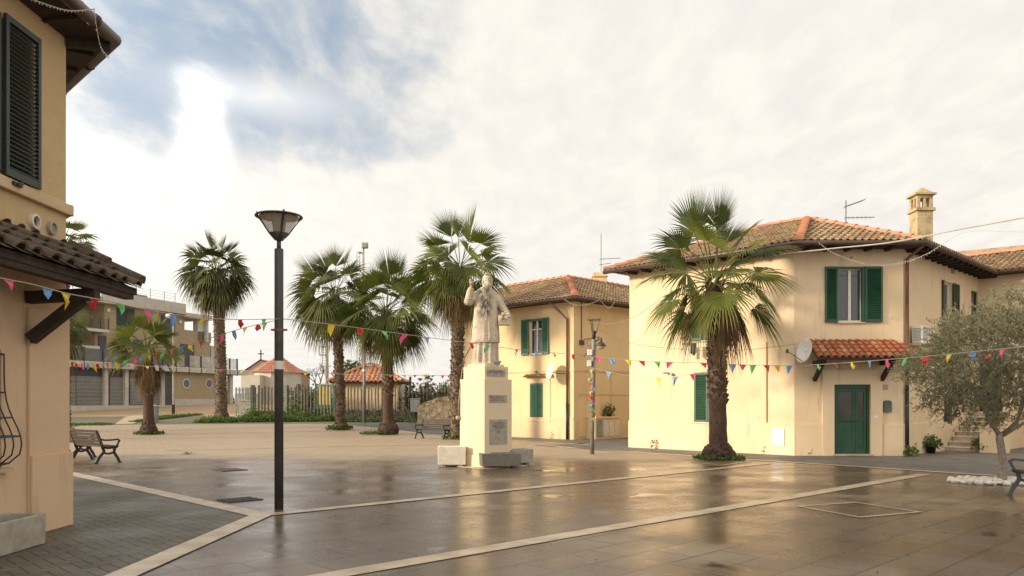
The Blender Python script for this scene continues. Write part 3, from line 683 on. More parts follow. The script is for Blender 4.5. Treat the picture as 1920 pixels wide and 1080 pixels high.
# door
a0, a1, z0, z1 = opDoor; t = MB(); f = .07; am = a0+(a1-a0)*.62
WD.box(t, a0, a0+f, -.12, -.02, z0, z1); WD.box(t, a1-f, a1, -.12, -.02, z0, z1); WD.box(t, a0+f, a1-f, -.12, -.02, z1-.09, z1)
doorf = t.build('door_frame', M['green'], hb)
def leafdoor(b0, b1, hh):
    t = MB(); s = .085; zg0, zg1 = z0+1.10, z1-.22
    WD.box(t, b0, b0+s, hh-.045, hh, z0+.01, z1-.095); WD.box(t, b1-s, b1, hh-.045, hh, z0+.01, z1-.095)
    for za, zb in ((z0+.01, z0+.2), (zg0-.12, zg0), (zg1, z1-.095)): WD.box(t, b0+s, b1-s, hh-.043, hh-.002, za, zb)
    WD.box(t, b0+s, b1-s, hh-.035, hh-.02, z0+.2, zg0-.12)
    o = t.build('door', M['green'], hb, bevel=.005)
    g = MB(); g.quad([WD.p(b0+s, hh-.03, zg0), WD.p(b1-s, hh-.03, zg0), WD.p(b1-s, hh-.03, zg1), WD.p(b0+s, hh-.03, zg1)]); g.build('pane', M['glass_dark'], o)
    return o
dl = leafdoor(a0+f+.005, am-.004, -.05); leafdoor(am+.004, a1-f-.005, -.055)
t = MB(); t.tube([WD.p(am-.04, -.05, 1.05), WD.p(am-.04, .0, 1.05), WD.p(am-.16, .0, 1.05)], .011, 6); t.build('handle', M['iron'], dl)
t = MB(); WD.box(t, a0-.06, a1+.06, -.2, .12, .014, .055); t.build('doorstep', M['travertine'], hb, bevel=.008)
# canopy over the door (part of the house)
pb0 = Vector((8.88, WD.p(0, 0, 0).y-.04, 3.44)); pb1 = Vector((11.72, WD.p(3, 0, 0).y-.03, 3.44)); pf0 = Vector((8.80, pb0.y-.95, 2.90)); pf1 = Vector((11.70, pb1.y-.95, 2.90))
t = MB(); tile_plane(t, [pf0, pf1, pb1+Vector((-.25, 0, 0)), pb0+Vector((.0, 0, 0))], .20, .25, .085)
cano = t.build('canopy', M['tiles_red'], hb)
t = MB(); t.quad([pf0-UP*.05, pb0-UP*.06, pb1-UP*.06, pf1-UP*.05]); t.bar(pf0-UP*.03, pf1-UP*.03, .05, .08)
for x in (9.05, 11.05):
    y = WD.p(0, 0, 0).y-.08; t.bar((x, y, 2.78), (x, y-.8, 2.80), .11, .13); t.bar((x, y-.02, 2.28), (x+.0, y-.62, 2.74), .10, .12)
t.build('canopy_brackets', M['wood_dark'], cano)
# drip-line pipe on the lit wall, meter cover, wall light, small vents
t = MB(); s = WL.s_(1438); t.tube([WL.p(s, .03, WL.z_(1438, 792)), WL.p(s, .03, WL.z_(1438, 641))], .018, 6); t.build('conduit', mk('orange_conduit', (.55, .30, .12)), hb)
t = MB(); a, b, z0, z1 = px_op(WL, 1449, 1472, 803, 835); WL.box(t, a, b, .036, .06, z0, z1); t.build('meter_cover', M['white'], hb, bevel=.006)
t = MB(); s = WL.s_(1262); z = WL.z_(1262, 701); t.tube([WL.p(s, 0, z-.03), WL.p(s, .12, z)], .05, 8); t.tube([WL.p(s-.08, .1, z+.03), WL.p(s-.28, .16, z+.04)], .035, 8); t.build('wall_light', M['grey_metal'], hb)
t = MB(); WR.box(t, WR.s_(1783), WR.s_(1788), 0, .03, WR.z_(1785, 513), WR.z_(1785, 504)); t.build('vent', M['grey_metal'], hb); t = MB(); t.tube([WD.p(WD.s_(1596), 0, 5.95), WD.p(WD.s_(1596), .015, 5.95)], .04, 10); t.build('vent', M['grey_metal'], hb)
t = MB(); a, b, z0, z1 = px_op(WD, 1656, 1665, 721, 731); WD.box(t, a, b, 0, .015, z0, z1); t.build('number_plaque', M['concrete'], hb)
t = MB(); a, b, z0, z1 = px_op(WD, 1637, 1645, 779, 784); WD.box(t, a, b, .07, .085, z0, z1); t.build('intercom', M['white'], hb)
# mailbox: arched top
t = MB(); a, b, z0, z1 = px_op(WD, 1656, 1669.5, 751, 772)
prof = [(a, z0), (b, z0), (b, z1-.05)]+[((a+b)/2+(b-a)/2*math.cos(x), z1-.05+.06*math.sin(x)) for x in (R(45), R(90), R(135))]+[(a, z1-.05)]
vs = [WD.p(x, .0, z) for x, z in prof]+[WD.p(x, .10, z) for x, z in prof]; n = len(prof)
t.mesh(vs, [tuple(range(n)), tuple(range(n, 2*n))[::-1]]+[(i, (i+1) % n, n+(i+1) % n, n+i) for i in range(n)])
WD.box(t, a+.03, b-.03, .10, .112, z1-.08, z1-.055)
o = t.build('mailbox', mk('grey_green_metal', (.10, .13, .105), (.07, .09, .075)), None, weld=True); tag(o, 'grey-green arched mailbox on the wall right of the green door', 'mailbox')

# steps up to the side door
t = MB(); nst = 8
for i in range(nst):
    s0 = 3.65+i*.40; z = .16*(i+1)
    WR.box(t, s0, s0+.42 if i < nst-1 else 8.3, .04, 1.12, 0.01 if i == 0 else z-.17, z)
st = t.build('steps', M['travertine'], None, bevel=.012); tag(st, 'pale stone steps climbing to the side door behind the olive tree', 'steps')
t = MB(); 
for i in range(nst): s0 = 3.65+i*.40; WR.box(t, s0-.03, s0+.03, .03, 1.14, .16*(i+1)-.035, .16*(i+1)+.008)
t.build('nosing', M['concrete_white'], st)
t = MB(); zz0, zz1 = 1.28, 3.25; WW.box(t, opW1[0]+.02, opW1[1]-.02, -.15, -.10, zz0, zz1); WW.box(t, opW1[0]+.1, (opW1[0]+opW1[1])/2-.04, -.10, -.08, zz0+.15, zz1-.1); WW.box(t, (opW1[0]+opW1[1])/2+.04, opW1[1]-.1, -.10, -.08, zz0+.15, zz1-.1); t.build('side_door', M['green_dark'], hb)
# plastered block and sloping parapet right of the steps
t = MB(); pw = [(4.0, 0), (8.4, 0), (8.4, 2.75), (7.6, 2.75), (5.6, 1.05), (4.0, .82)]
vs = [WR.p(a, 1.16, z) for a, z in pw]+[WR.p(a, 1.36, z) for a, z in pw]; n = len(pw)
t.mesh(vs, [tuple(range(n)), tuple(range(n, 2*n))[::-1]]+[(i, (i+1) % n, n+(i+1) % n, n+i) for i in range(n)])
tag(t.build('stair_parapet', M['wall_cream'], None, weld=True), 'sloping plastered parapet wall along the right side of the stone steps', 'wall')
t = MB(); WR.box(t, 3.35, 3.95, 1.14, 1.85, 0, .80); WR.box(t, 3.32, 3.98, 1.11, 1.88, .80, .84)
tag(t.build('plant_plinth', M['wall_cream'], None, bevel=.01), 'low cream plastered block carrying a potted plant beside the steps', 'plinth')

# ================================================================ HOUSE IN THE MIDDLE
KM = Vector((2.65, 33.7, 0)); ZM = 5.95
hm = thing('house', 'two-storey cream house with brown downpipe on its corner, behind the statue', 'house', (KM.x, KM.y, 0))
ML = Wall(KM+E1*7.2, KM, (-1, -1, 0)); MR = Wall(KM, KM+E2*9, (1, -1, 0))
mo1 = px_op(ML, 993, 1018, 599, 664); mo2 = px_op(ML, 993.5, 1018, 718.5, 787.5)
mb = MB(); ML.face(mb, 0, ZM, [mo1, mo2])
def part_box(mb, w, x0, x1, y0, y1, h0, h1): a, b, c, d = px_op(w, x0, x1, y0, y1); w.box(mb, a, b, h0, h1, c, d)
for a, b in ((KM+E1*7.2, KM+E1*7.2+E2*6.2), (KM+E1*7.2+E2*6.2, KM+E1*6.2+E2*6.2), (KM+E1*6.2+E2*6.2, KM+E1*6.2+E2*9), (KM+E1*6.2+E2*9, KM+E2*9)): mb.quad([a, b, b+UP*ZM, a+UP*ZM])
MR.face(mb, 0, ZM, [])
mb.build('wall', M['wall_cream_side'], hm)
mb = MB(); ML.box(mb, 0, ML.L, 0, .03, 2.96, 3.02); ML.box(mb, 0, ML.L, 0, .022, 0, .95)
MR.box(mb, 0, MR.L, 0, .03, 2.96, 3.05); MR.box(mb, 0, MR.L, 0, .025, 0, .8); MR.box(mb, .4, MR.L, 0, .025, 1.95, 1.99)
for s in (1.25, 2.5, 4.3): MR.box(mb, s, s+.03, 0, .03, .8, 2.96)
mb.build('string_course', M['band'], hm)
def mo(p, *d):
    q = Vector(p)
    for x in d: q = q+x*.6
    return q+UP*(ZM+.08)
k0 = mo(KM, -E1, -E2); kl = KM+E1*7.6-E2*.6+UP*(ZM+.08); kr = KM+E2*9.5-E1*.6+UP*(ZM+.08); AM = KM+(E1+E2)*3.1+UP*7.62
rl = KM+E1*7.6+E2*3.1+UP*7.62; rr_ = KM+E2*9.5+E1*3.1+UP*7.62
inn = KM+(E1+E2)*6.8+UP*(ZM+.08); bl = KM+E1*7.6+E2*6.8+UP*(ZM+.08); br = KM+E2*9.5+E1*6.8+UP*(ZM+.08)
t = MB(); tile_plane(t, [kl, k0, AM, rl]); tile_plane(t, [k0, kr, rr_, AM]); t.quad([bl, inn, AM, rl]); t.quad([inn, br, rr_, AM])
roofM = t.build('roof', M['tiles'], hm)
for a, b, r_ in ((k0+UP*.05, AM+UP*.05, .15), (AM+UP*.05, rl+UP*.05, .11), (AM+UP*.05, rr_+UP*.05, .11)): t = MB(); ridge(t, a, b, r_); t.build('ridge_tiles', M['tiles_ridge'], roofM)
t = MB()
for a, b, wa, wb in ((kl, k0, KM+E1*7.6, KM), (k0, kr, KM, KM+E2*9.5)): soffit(t, a, b, wa+UP*ZM, wb+UP*ZM)
for e, w1 in ((rl, (bl, kl)), (rr_, (kr, br))): t.quad([e, w1[0], w1[1]])
t.build('eaves', M['wood_dark'], roofM)
t = MB(); t.tube([kl-E2*.06-UP*.04, k0-(E1+E2)*.06-UP*.04, kr-E1*.06-UP*.04], .075, 8); t.build('gutter', M['brown_metal'], hm, smooth=True)
t = MB(); s = ML.s_(1066); q0 = ML.p(s-.9, .62, ZM-.05)
t.tube([ML.p(s-.55, .62, ZM-.06), ML.p(s-.35, .45, ZM-.25), ML.p(s, .09, ZM-.75), ML.p(s, .09, 1.55)], .05, 8); t.build('downpipe', M['copper'], hm, smooth=True)
t = MB(); t.tube([ML.p(s, .09, 1.57), ML.p(s, .09, .02)], .06, 8); t.build('downpipe', M['iron'], hm, smooth=True)
window(ML, hm, *mo1, M['white_frame'], .1, True, True)
shutter(ML, hm, mo1[0]-.47, mo1[0]-.01, .05, mo1[2]-.03, mo1[3]+.03, M['teal'], pitch=.07); shutter(ML, hm, mo1[1]+.01, mo1[1]+.40, .05, mo1[2]-.03, mo1[3]+.03, M['teal'], pitch=.07)
t = MB(); ML.box(t, mo1[0]-.02, mo1[1]+.02, -.05, .04, mo1[3]-.07, mo1[3]+.03); t.build('shutter_frame', M['teal'], hm)
shutter(ML, hm, *mo2[:2], -.03, *mo2[2:], M['teal'], leafn=2, pitch=.07)
t = MB(); ML.box(t, mo2[0]-.06, mo2[1]+.5, -.0, .05, mo2[2]-.05, mo2[2]-.001); ML.box(t, mo2[1]+.42, mo2[1]+.45, 0, .03, mo2[2], mo2[3]+.25); ML.box(t, mo2[0]-.3, mo2[1]+.45, 0, .03, mo2[3]+.22, mo2[3]+.25); t.build('window_surround', M['wall_cream_side'], hm)
t = MB(); a = ML.p(mo2[0]-.28, .16, mo2[3]+.27); b = ML.p(mo2[1]+.62, .16, mo2[3]+.27); tile_plane(t, [a, b, b-ML.n*.16+UP*.09, a-ML.n*.16+UP*.09], .13, .2, .05); t.build('tile_ledge', M['tiles'], hm)
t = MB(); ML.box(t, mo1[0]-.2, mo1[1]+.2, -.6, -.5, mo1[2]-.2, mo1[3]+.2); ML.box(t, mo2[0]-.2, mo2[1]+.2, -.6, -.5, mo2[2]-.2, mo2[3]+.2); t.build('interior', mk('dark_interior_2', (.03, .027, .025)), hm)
# chimney of the middle house
c = MB(); p = at(1124, 530, 40.2); c.box(p.x-.33, p.x+.33, p.y-.3, p.y+.3, 6.6, 8.0); c.box(p.x-.40, p.x+.40, p.y-.37, p.y+.37, 8.0, 8.1); c.box(p.x-.36, p.x+.36, p.y-.33, p.y+.33, 8.1, 8.22)
c.build('chimney', M['band'], roofM, bevel=.02)
t = MB(); MR.box(t, .35, .62, 0, .07, 4.1, 4.3); t.tube([MR.p(.48, .03, 4.3), MR.p(.48, .03, ZM)], .02, 5)
q0 = MR.p(.62, .05, 4.35); q1 = MR.p(.62, .9, 4.4); t.tube([q0, q1], .018, 5); t.tube([MR.p(.62, .05, 3.6), q1], .018, 5)
cc = MR.p(.62, .36, 4.18); t.tube([cc+MR.n*.15*math.cos(a)+UP*.15*math.sin(a) for a in [i*math.pi/6 for i in range(13)]], .012, 5); t.build('wrought_bracket', M['iron_grey'], hm)

# ================================================================ HOUSE ON THE LEFT
XL = -5.82; A0 = Vector((XL, 6.85, 0)); A1 = Vector((XL, 10.25, 0)); A2 = A1+E1*7.4; A3 = A2-E2*8; A4 = A0-E2*8; ZL = 6.35
hl = thing('house', 'ochre house corner at left edge, dark shutter above a mossy tiled canopy', 'house', (A1.x, A1.y, 0))
LW = Wall(A0, A1, (1, 0, 0)); LB = Wall(A1, A2, (1, 1, 0)); LF = Wall(A4, A0, (1, -1, 0))
lz = 4.08; go = (.9, 8.95-6.85, .86, 2.2)
mb = MB(); LW.face(mb, 3.3, ZL, [(2.12, 2.72-.03, 4.22, 5.98)] if 0 else [])
LB.face(mb, 3.3, ZL, []); LF.face(mb, 3.3, ZL, [])
for a, b in ((A2, A3), (A3, A4)): mb.quad([a, b, b+UP*ZL, a+UP*ZL])
mb.build('wall', M['wall_left'], hl)
mb = MB(); LW.face(mb, 0, 3.3, [go]); LB.face(mb, 0, 3.3, []); LF.face(mb, 0, 3.3, []); mb.build('lower_wall', M['wall_pink'], hl)
mb = MB(); pa = 9.42-6.85
LW.box(mb, pa, LW.L+.02, 0, .04, 0, 2.75); LB.box(mb, -.02, .5, 0, .04, 0, 2.75); LW.box(mb, pa, LW.L+.045, .04, .075, 0, .96); LB.box(mb, -.04, .5, .04, .075, 0, .96)
mb.build('corner_pier', M['wall_pink'], hl, bevel=.01)
mb = MB(); LW.box(mb, -.05, LW.L+.07, 0, .07, lz-.04, lz+.10); LB.box(mb, -.07, LB.L, 0, .07, lz-.04, lz+.10); mb.build('string_course', M['band'], hl, bevel=.015)
# upstairs shutter, open against the wall, and the window it belongs to
shutter(LW, hl, 8.90-6.85, 9.57-6.85, .05, 4.19, 6.02, M['green_dark'], label='dark green louvred shutter folded back against the wall')
window(LW, hl, .95, 2.02, 4.22, 6.0, M['green_dark'], -.03, sill=False)
t = MB(); t.tube([LW.p(2.25, .0, 4.13), LW.p(2.25, .1, 4.13), LW.p(2.33, .1, 4.16)], .02, 6); LW.box(t, 2.18, 2.34, .06, .1, 4.11, 4.15); t.build('shutter_catch', M['iron'], hl)
# vents
def ringvent(s, z, r, kind):
    t = MB(); c0 = LW.p(s, 0, z); prof = [(r, 0), (r, .05), (r*.72, .055), (r*.70, .0)]; n = 18
    for i in range(3):
        for k in range(n):
            a, b = 2*math.pi*k/n, 2*math.pi*(k+1)/n
            P = lambda q, an: c0+LW.d*q[0]*math.cos(an)+UP*q[0]*math.sin(an)+LW.n*q[1]
            t.quad([P(prof[i], a), P(prof[i], b), P(prof[i+1], b), P(prof[i+1], a)])
    if kind == 'slats':
        for i in range(-4, 5):
            z_ = i*r*.17; hw = math.sqrt(max(0, (r*.74)**2-z_**2)); LW.box(t, s-hw, s+hw, .005, .03, z+z_-.005, z+z_+.007)
    o = t.build('round_vent', M['white_frame'] if kind == 'open' else M['concrete'], hl)
    d = MB(); d.quad([c0+LW.n*.004+LW.d*r*.71*math.cos(k*.349)+UP*r*.71*math.sin(k*.349) for k in range(18)])
    d.build('vent_hole', mk('dark_red_hole' if kind == 'open' else 'dark_hole', (.10, .012, .010) if kind == 'open' else (.02, .018, .015)), o)
ringvent(9.54-6.85, 3.80, .092, 'open'); ringvent(9.90-6.85, 3.80, .088, 'slats')
t = MB(); t.tube([LW.p(2.62, 0, 3.62), LW.p(2.62, .08, 3.62)], .02, 6); LW.box(t, 2.58, 2.66, .07, .11, 3.60, 3.64); t.build('wall_hook', M['iron'], hl)
# roof, eaves, gutter
gc = Vector((XL+.43, 10.52, ZL+.12)); ga = Vector((XL+.43, 6.45, ZL+.12)); gd = A2+E1*.5+Vector((.716, .698, 0))*.42; gd = Vector((gd.x, gd.y, ZL+.12)); ge = A4+E1*0+(-E1)*.62; ge = Vector((ge.x, ge.y, ZL+.12))
ap = Vector((XL-4.0, 8.5, ZL+1.75)); ape = ap-E2*5+E1*0
t = MB(); tile_plane(t, [ga, gc, ap]); tile_plane(t, [gc, gd, gd-E2*5+UP*1.6, ap]); tile_plane(t, [ge, ga, ap]); roofL = t.build('roof', M['tiles_dark'], hl)
t = MB(); soffit(t, ga, gc, A0+UP*ZL, A1+UP*ZL); soffit(t, gc, gd, A1+UP*ZL, A2+UP*ZL); soffit(t, ge, ga, A4+UP*ZL, A0+UP*ZL)
for s in [i*.7+.1 for i in range(5)]: t.bar(LW.p(s, 0, ZL-.0), LW.p(s, .42, ZL+.03), .06, .06)
for s in [i*.7+.35 for i in range(10)]: t.bar(LB.p(s, 0, ZL-.0), LB.p(s, .42, ZL+.03), .06, .06)
t.bar(A1+UP*(ZL-.05), gc-UP*.1, .09, .12); t.build('eaves', M['wood_dark'], roofL)
t = MB(); t.tube([ga+Vector((.06, 0, 0)), gc+Vector((.06, .02, 0)), gd+E2*.05], .085, 10)
for q in [gc.lerp(ga, .12)+Vector((.06, 0, 0)), gc.lerp(ga, .5)+Vector((.06, 0, 0))]: t.tube([q-Vector((0, .02, 0)), q+Vector((0, .02, 0))], .097, 10)
for f_ in (.13, .3, .5, .7): q = gc.lerp(gd, f_)+E2*.05; t.tube([q-E1*.02, q+E1*.02], .097, 10)
t.build('gutter', M['brown_metal'], hl, smooth=True)
# mossy canopy
cb0 = Vector((XL, 5.2, 3.60)); cb1 = Vector((XL, 10.32, 3.60)); cf0 = Vector((XL+.88, 5.2, 3.12)); cf1 = Vector((XL+.88, 10.36, 3.12))
t = MB(); tile_plane(t, [cf0, cf1, cb1, cb0], .30, .36, .095, jit=.03); can = t.build('canopy', M['tiles_dark'], hl, label=None) if 0 else t.build('canopy', M['tiles_dark'], hl)
t = MB(); ridge(t, cf1+UP*.06, cb1+UP*.06, .10); t.build('verge_tiles', M['tiles_dark'], can)
t = MB(); t.quad([cf0-UP*.05, cf1-UP*.05, cb1-UP*.05, cb0-UP*.05]); t.bar(cf0-UP*.06-Vector((.03, 0, 0)), cf1-UP*.06-Vector((.03, 0, 0)), .05, .09)
for y in (6.0, 7.0, 8.0, 8.9, 9.8, 10.3): t.bar((XL, y, 3.50), (XL+.86, y, 3.05), .07, .08)
t.bar((XL+.8, 5.2, 3.0), (XL+.8, 10.3, 3.0), .12, .10)
for y in (9.42, 6.2): t.bar((XL+.02, y, 2.86), (XL+.85, y, 2.90), .13, .14); t.bar((XL+.05, y, 2.36), (XL+.66, y, 2.84), .12, .13)
t.build('canopy_frame', M['wood_dark'], can)
# barred window
t = MB(); s0, s1, z0, z1 = go
window(LW, hl, s0, s1, z0, z1, M['green_dark'], .05, sill=False)
t = MB(); LW.box(t, s0-.05, s1+.08, -.1, .09, z0-.05, z0-.002); t.build('sill', M['travertine'], hl)
t = MB()
def bow(z): q = (z-z0)/(z1-z0); return .04+.20*math.exp(-((q-.18)/.28)**2)*(1 if q > .02 else .4)
for i in range(9):
    s = s0+.05+(s1-s0-.06)*i/8; t.tube([LW.p(s, .0, z0+.03)]+[LW.p(s, bow(z0+(z1-z0)*k/12), z0+.05+(z1-z0-.1)*k/12) for k in range(13)]+[LW.p(s, 0, z1-.04)], .009, 5)
for k in (.0, .25, .42, .65, 1.0):
    z = z0+.05+(z1-z0-.1)*k; t.tube([LW.p(s0, 0, z), LW.p(s0+.04, bow(z0+(z1-z0)*k), z), LW.p(s1-.01, bow(z0+(z1-z0)*k), z), LW.p(s1+.0, 0, z)], .010, 5)
t.build('window_grille', M['green_dark'], hl)
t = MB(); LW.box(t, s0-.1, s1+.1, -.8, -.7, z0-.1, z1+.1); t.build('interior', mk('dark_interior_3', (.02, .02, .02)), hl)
# ================================================================ MODERN BLOCK, far left
WB = Wall(Vector((-35.0, 62, 0)), Vector((-35.0+.344*26, 62+.939*26, 0)), (1, -1, 0))
hbk = thing('modern_block', 'modern brick apartment block with grey shop shutters and balconies, far left', 'building', (-30, 70, 1.1))
M['shopshut'] = mk('grey_roller_shutter', (.47, .47, .45), (.40, .40, .385), 2, .5, .1, 20, rnd=.35)
M['render_grey'] = mk('grey_render', (.54, .50, .43), (.44, .40, .34), 1.5, .85, .2, 20)
M['render_white'] = mk('pale_render', (.58, .56, .52), (.50, .47, .43), 1.2, .85, .2, 20)
M['dark_panel'] = mk('dark_metal_panel', (.07, .07, .075), (.045, .045, .05), 2, .5)
def tanbrick():
    t = NT('tan_brick'); bt = t.n('ShaderNodeTexBrick'); sp = t.n('ShaderNodeSeparateXYZ'); t.l(t.pos(), sp.inputs[0])
    cb = t.n('ShaderNodeCombineXYZ'); t.l(t.math('ADD', sp.outputs[0], sp.outputs[1]), cb.inputs[0]); t.l(sp.outputs[2], cb.inputs[1]); t.l(cb.outputs[0], bt.inputs['Vector'])
    bt.inputs['Scale'].default_value = 1; bt.inputs['Brick Width'].default_value = .26; bt.inputs['Row Height'].default_value = .08; bt.inputs['Mortar Size'].default_value = .01
    bt.inputs['Color1'].default_value = (.33, .245, .13, 1); bt.inputs['Color2'].default_value = (.43, .33, .19, 1); bt.inputs['Mortar'].default_value = (.33, .28, .2, 1)
    c = t.mix(t.ramp(t.noise(.5, 5, .65), .5, .75, 0, .4), bt.outputs[0], (.25, .2, .13)); t.col(c); t.rough(.95); return t.m
M['tanbrick'] = tanbrick()
def bx(mat, name, x0, x1, y0, y1, h0, h1, par=None, extra=None):
    t = MB(); part_box(t, WB, x0, x1, y0, y1, h0, h1); return t.build(name, mat, par or hbk)
S = WB.s_; Zb = WB.z_
sl0 = -9.0; z_slab0, z_slab1 = 4.45, 4.95
t = MB(); WB.box(t, sl0, S(418), -9, -.5, -.2, z_slab0); t.build('ground_floor', M['tanbrick'], hbk)
t = MB(); WB.box(t, sl0, S(330), -.5, -.42, .8, z_slab0); t.build('shop_front', M['dark_panel'], hbk)
for x0, x1, top in ((90, 141, 703), (142.5, 198, 703), (205, 236, 703), (243, 305, 705)):
    t = MB(); a, b = S(x0, -.42), S(x1, -.42); zb = zt(WB.p((a+b)/2, 0, 0).y)+.28; ztop = 3.75; n = 24
    for i in range(n):
        z = zb+(ztop-zb)*i/n; dz = (ztop-zb)/n
        c = WB.p((a+b)/2, -.37, z+dz/2); t.obox(c, WB.d*(b-a)/2, (UP*.86+WB.n*.5)*dz*.5, (WB.n*.86-UP*.5)*.008, random.random()*.3+(.0 if i % 3 else .4))
    t.build('roller_shutter', M['shopshut'], hbk)
for x0, x1 in ((198, 205), (236.5, 243), (305, 311)):
    t = MB(); part_box(t, WB, x0, x1, 700, 762, -.41, -.1); t.v = [(v[0], v[1], (z_slab0 if v[2] > 3 else .8)) for v in t.v]; t.build('pillar', M['render_grey'], hbk)
t = MB(); WB.box(t, S(435), S(440), -.6, -.2, 1.0, z_slab0); WB.box(t, S(411), S(418), -.48, -.1, 1.0, z_slab0); t.build('pillar', M['render_grey'], hbk)
t = MB(); WB.box(t, S(331), S(410), -.48, -.2, .9, z_slab0); o = t.build('brick_wall', M['tanbrick'], hbk)
t = MB(); WB.box(t, S(331), S(418), -.19, -.15, .9, 1.95); WB.box(t, sl0, S(331), -.41, -.05, .6, zt(66)+.35); t.build('base_band', M['render_grey'], hbk)
t = MB(); WB.box(t, S(312), S(330), -.42, -.36, 1.1, 4.1); t.build('entrance', M['dark_panel'], hbk)
for x in (352, 394):
    t = MB(); c0 = WB.p(S(x), -.19, Zb(x, 719)); 
    for r0, r1, hh in ((.5, .38, .05),):
        for k in range(20):
            a, b = k*math.pi/10, (k+1)*math.pi/10; P = lambda q, an, h: c0+WB.d*q*math.cos(an)+UP*q*math.sin(an)+WB.n*h
            t.quad([P(r0, a, .05), P(r0, b, .05), P(r1, b, .05), P(r1, a, .05)]); t.quad([P(r0, a, .0), P(r0, b, .0), P(r0, b, .05), P(r0, a, .05)])
    o = t.build('porthole', M['render_white'], hbk); d = MB(); d.quad([c0+WB.n*.02+WB.d*.38*math.cos(k*.314)+UP*.38*math.sin(k*.314) for k in range(20)]); d.build('pane', M['glass'], o)
t = MB(); WB.box(t, sl0, S(461), -9, .35, z_slab0, z_slab1); t.build('slab', M['render_grey'], hbk, bevel=.02)
# first floor parapets / railings
t = MB(); WB.box(t, sl0, S(325), .18, .24, z_slab1, z_slab1+1.05); t.build('balcony_panel', mk('grey_balcony_panel', (.15, .15, .15), (.12, .12, .12), 2, .6), hbk)
t = MB(); 
for x0, x1 in ((326, 342), (349, 440)):
    a, b = S(x0), S(x1)
    for i in range(9): z = z_slab1+.08+i*.115; WB.box(t, a, b, .2, .24, z, z+.075)
t.build('balcony_railing', M['render_white'], hbk)
for x in (130, 152, 188, 222, 262, 300, 325, 349, 372, 400, 426, 440): t = MB(); WB.box(t, S(x)-.04, S(x)+.04, .25, .38, z_slab0-.1, z_slab1+1.12); t.build('railing_post', M['dark_panel'], hbk)
# first floor volume
z2 = 7.65
t = MB(); WB.box(t, S(178, -1.6), S(394, -1.6), -9, -1.6, z_slab1, z2); WB.box(t, sl0, S(178, -1.6), -9, -3.2, z_slab1, z2); t.build('first_floor', M['tanbrick'], hbk)
t = MB(); WB.box(t, sl0, S(205, -.8), -3.2, -.8, z2-.12, z2+.12); t.build('balcony_slab', M['render_white'], hbk)
t = MB(); 
for i in range(7): z = z2+.2+i*.13; WB.box(t, sl0, S(205, -.8), -.9, -.86, z, z+.03)
for x in (130, 152, 172, 190, 205): WB.box(t, S(x, -.8)-.03, S(x, -.8)+.03, -.92, -.84, z2+.1, z2+1.15)
t.build('balcony_railing', M['dark_panel'], hbk)
def hole(name, x0, x1, z0, z1, h, mat=None): t = MB(); WB.box(t, S(x0, h), S(x1, h), h-.05, h+.03, z0, z1); t.build(name, mat or M['dark_panel'], hbk)
hole('window', 338, 364, z_slab1+.1, z_slab1+2.3, -1.57); hole('window', 250, 268, z_slab1+.1, z_slab1+2.3, -1.57); hole('window', 184, 199, z_slab1+.1, z_slab1+2.35, -1.57); hole('window', 150, 165, z_slab1+.1, z_slab1+2.3, -3.17)
t = MB(); WB.box(t, S(143, -.5), S(189, -.5), -.9, -.6, z_slab1, z_slab1+1.35); t.build('parapet', M['render_white'], hbk)
# second floor and roof
z3 = 10.05
t = MB(); WB.box(t, S(196, -1.6), S(346, -1.6), -9, -1.6, z2, z3); WB.box(t, sl0, S(196, -3.4), -9, -3.4, z2, z3); WB.box(t, S(346, -1.6), S(396, -1.6), -1.9, -1.6, z2, z2+1.0); t.build('second_floor', M['tanbrick'], hbk)
hole('window', 219, 252, z2+.3, z3-.15, -1.57, mk('green_dark_glazing', (.03, .05, .045))); hole('window', 302, 328, z2+.2, z3-.3, -1.57)
t = MB(); WB.box(t, sl0, S(190, -1.2), -9, -1.0, z3, z3+.5); WB.box(t, S(190, -1), S(349, -1), -9, -1.0, z3, z3+1.0); WB.box(t, S(349, -1), S(398, -1), -9, -1.0, z3-.25, z3+.2); t.build('roof_slab', M['render_grey'], hbk, bevel=.02)
t = MB(); WB.box(t, S(371, -1.6), S(385, -1.6), -2.2, -1.6, z2, z3-.25); WB.box(t, S(388, -1.2), S(391, -1.2), -1.5, -1.2, z2, z3-.25); t.build('terrace_pillar', M['render_white'], hbk)
t = MB(); WB.box(t, S(396, -1.6), S(418, -1.6), -5, -1.6, z_slab1, z2-.3); t.build('side_wing', M['render_grey'], hbk)
t = MB()
for i in range(4): z = z3+1.1+i*.24; WB.box(t, S(232), S(350), -1.4, -1.37, z, z+.02)
for x in (232, 255, 278, 304, 330, 350): WB.box(t, S(x)-.025, S(x)+.025, -1.42, -1.36, z3+1.0, z3+1.95)
WB.box(t, S(232), S(330), -4, -3.4, z3+1, z3+1.6); t.build('roof_railing', M['grey_metal'], hbk)
for x, z in ((203, z3-.5), (338, z3-.7), (285, z_slab1+2.0), (318, z_slab1+1.3), (398-8, z_slab1+.9)): t = MB(); WB.box(t, S(x, -1.57)-.15, S(x, -1.57)+.15, -1.57, -1.5, z-.15, z+.15); t.build('wall_lamp', M['white'], hbk)

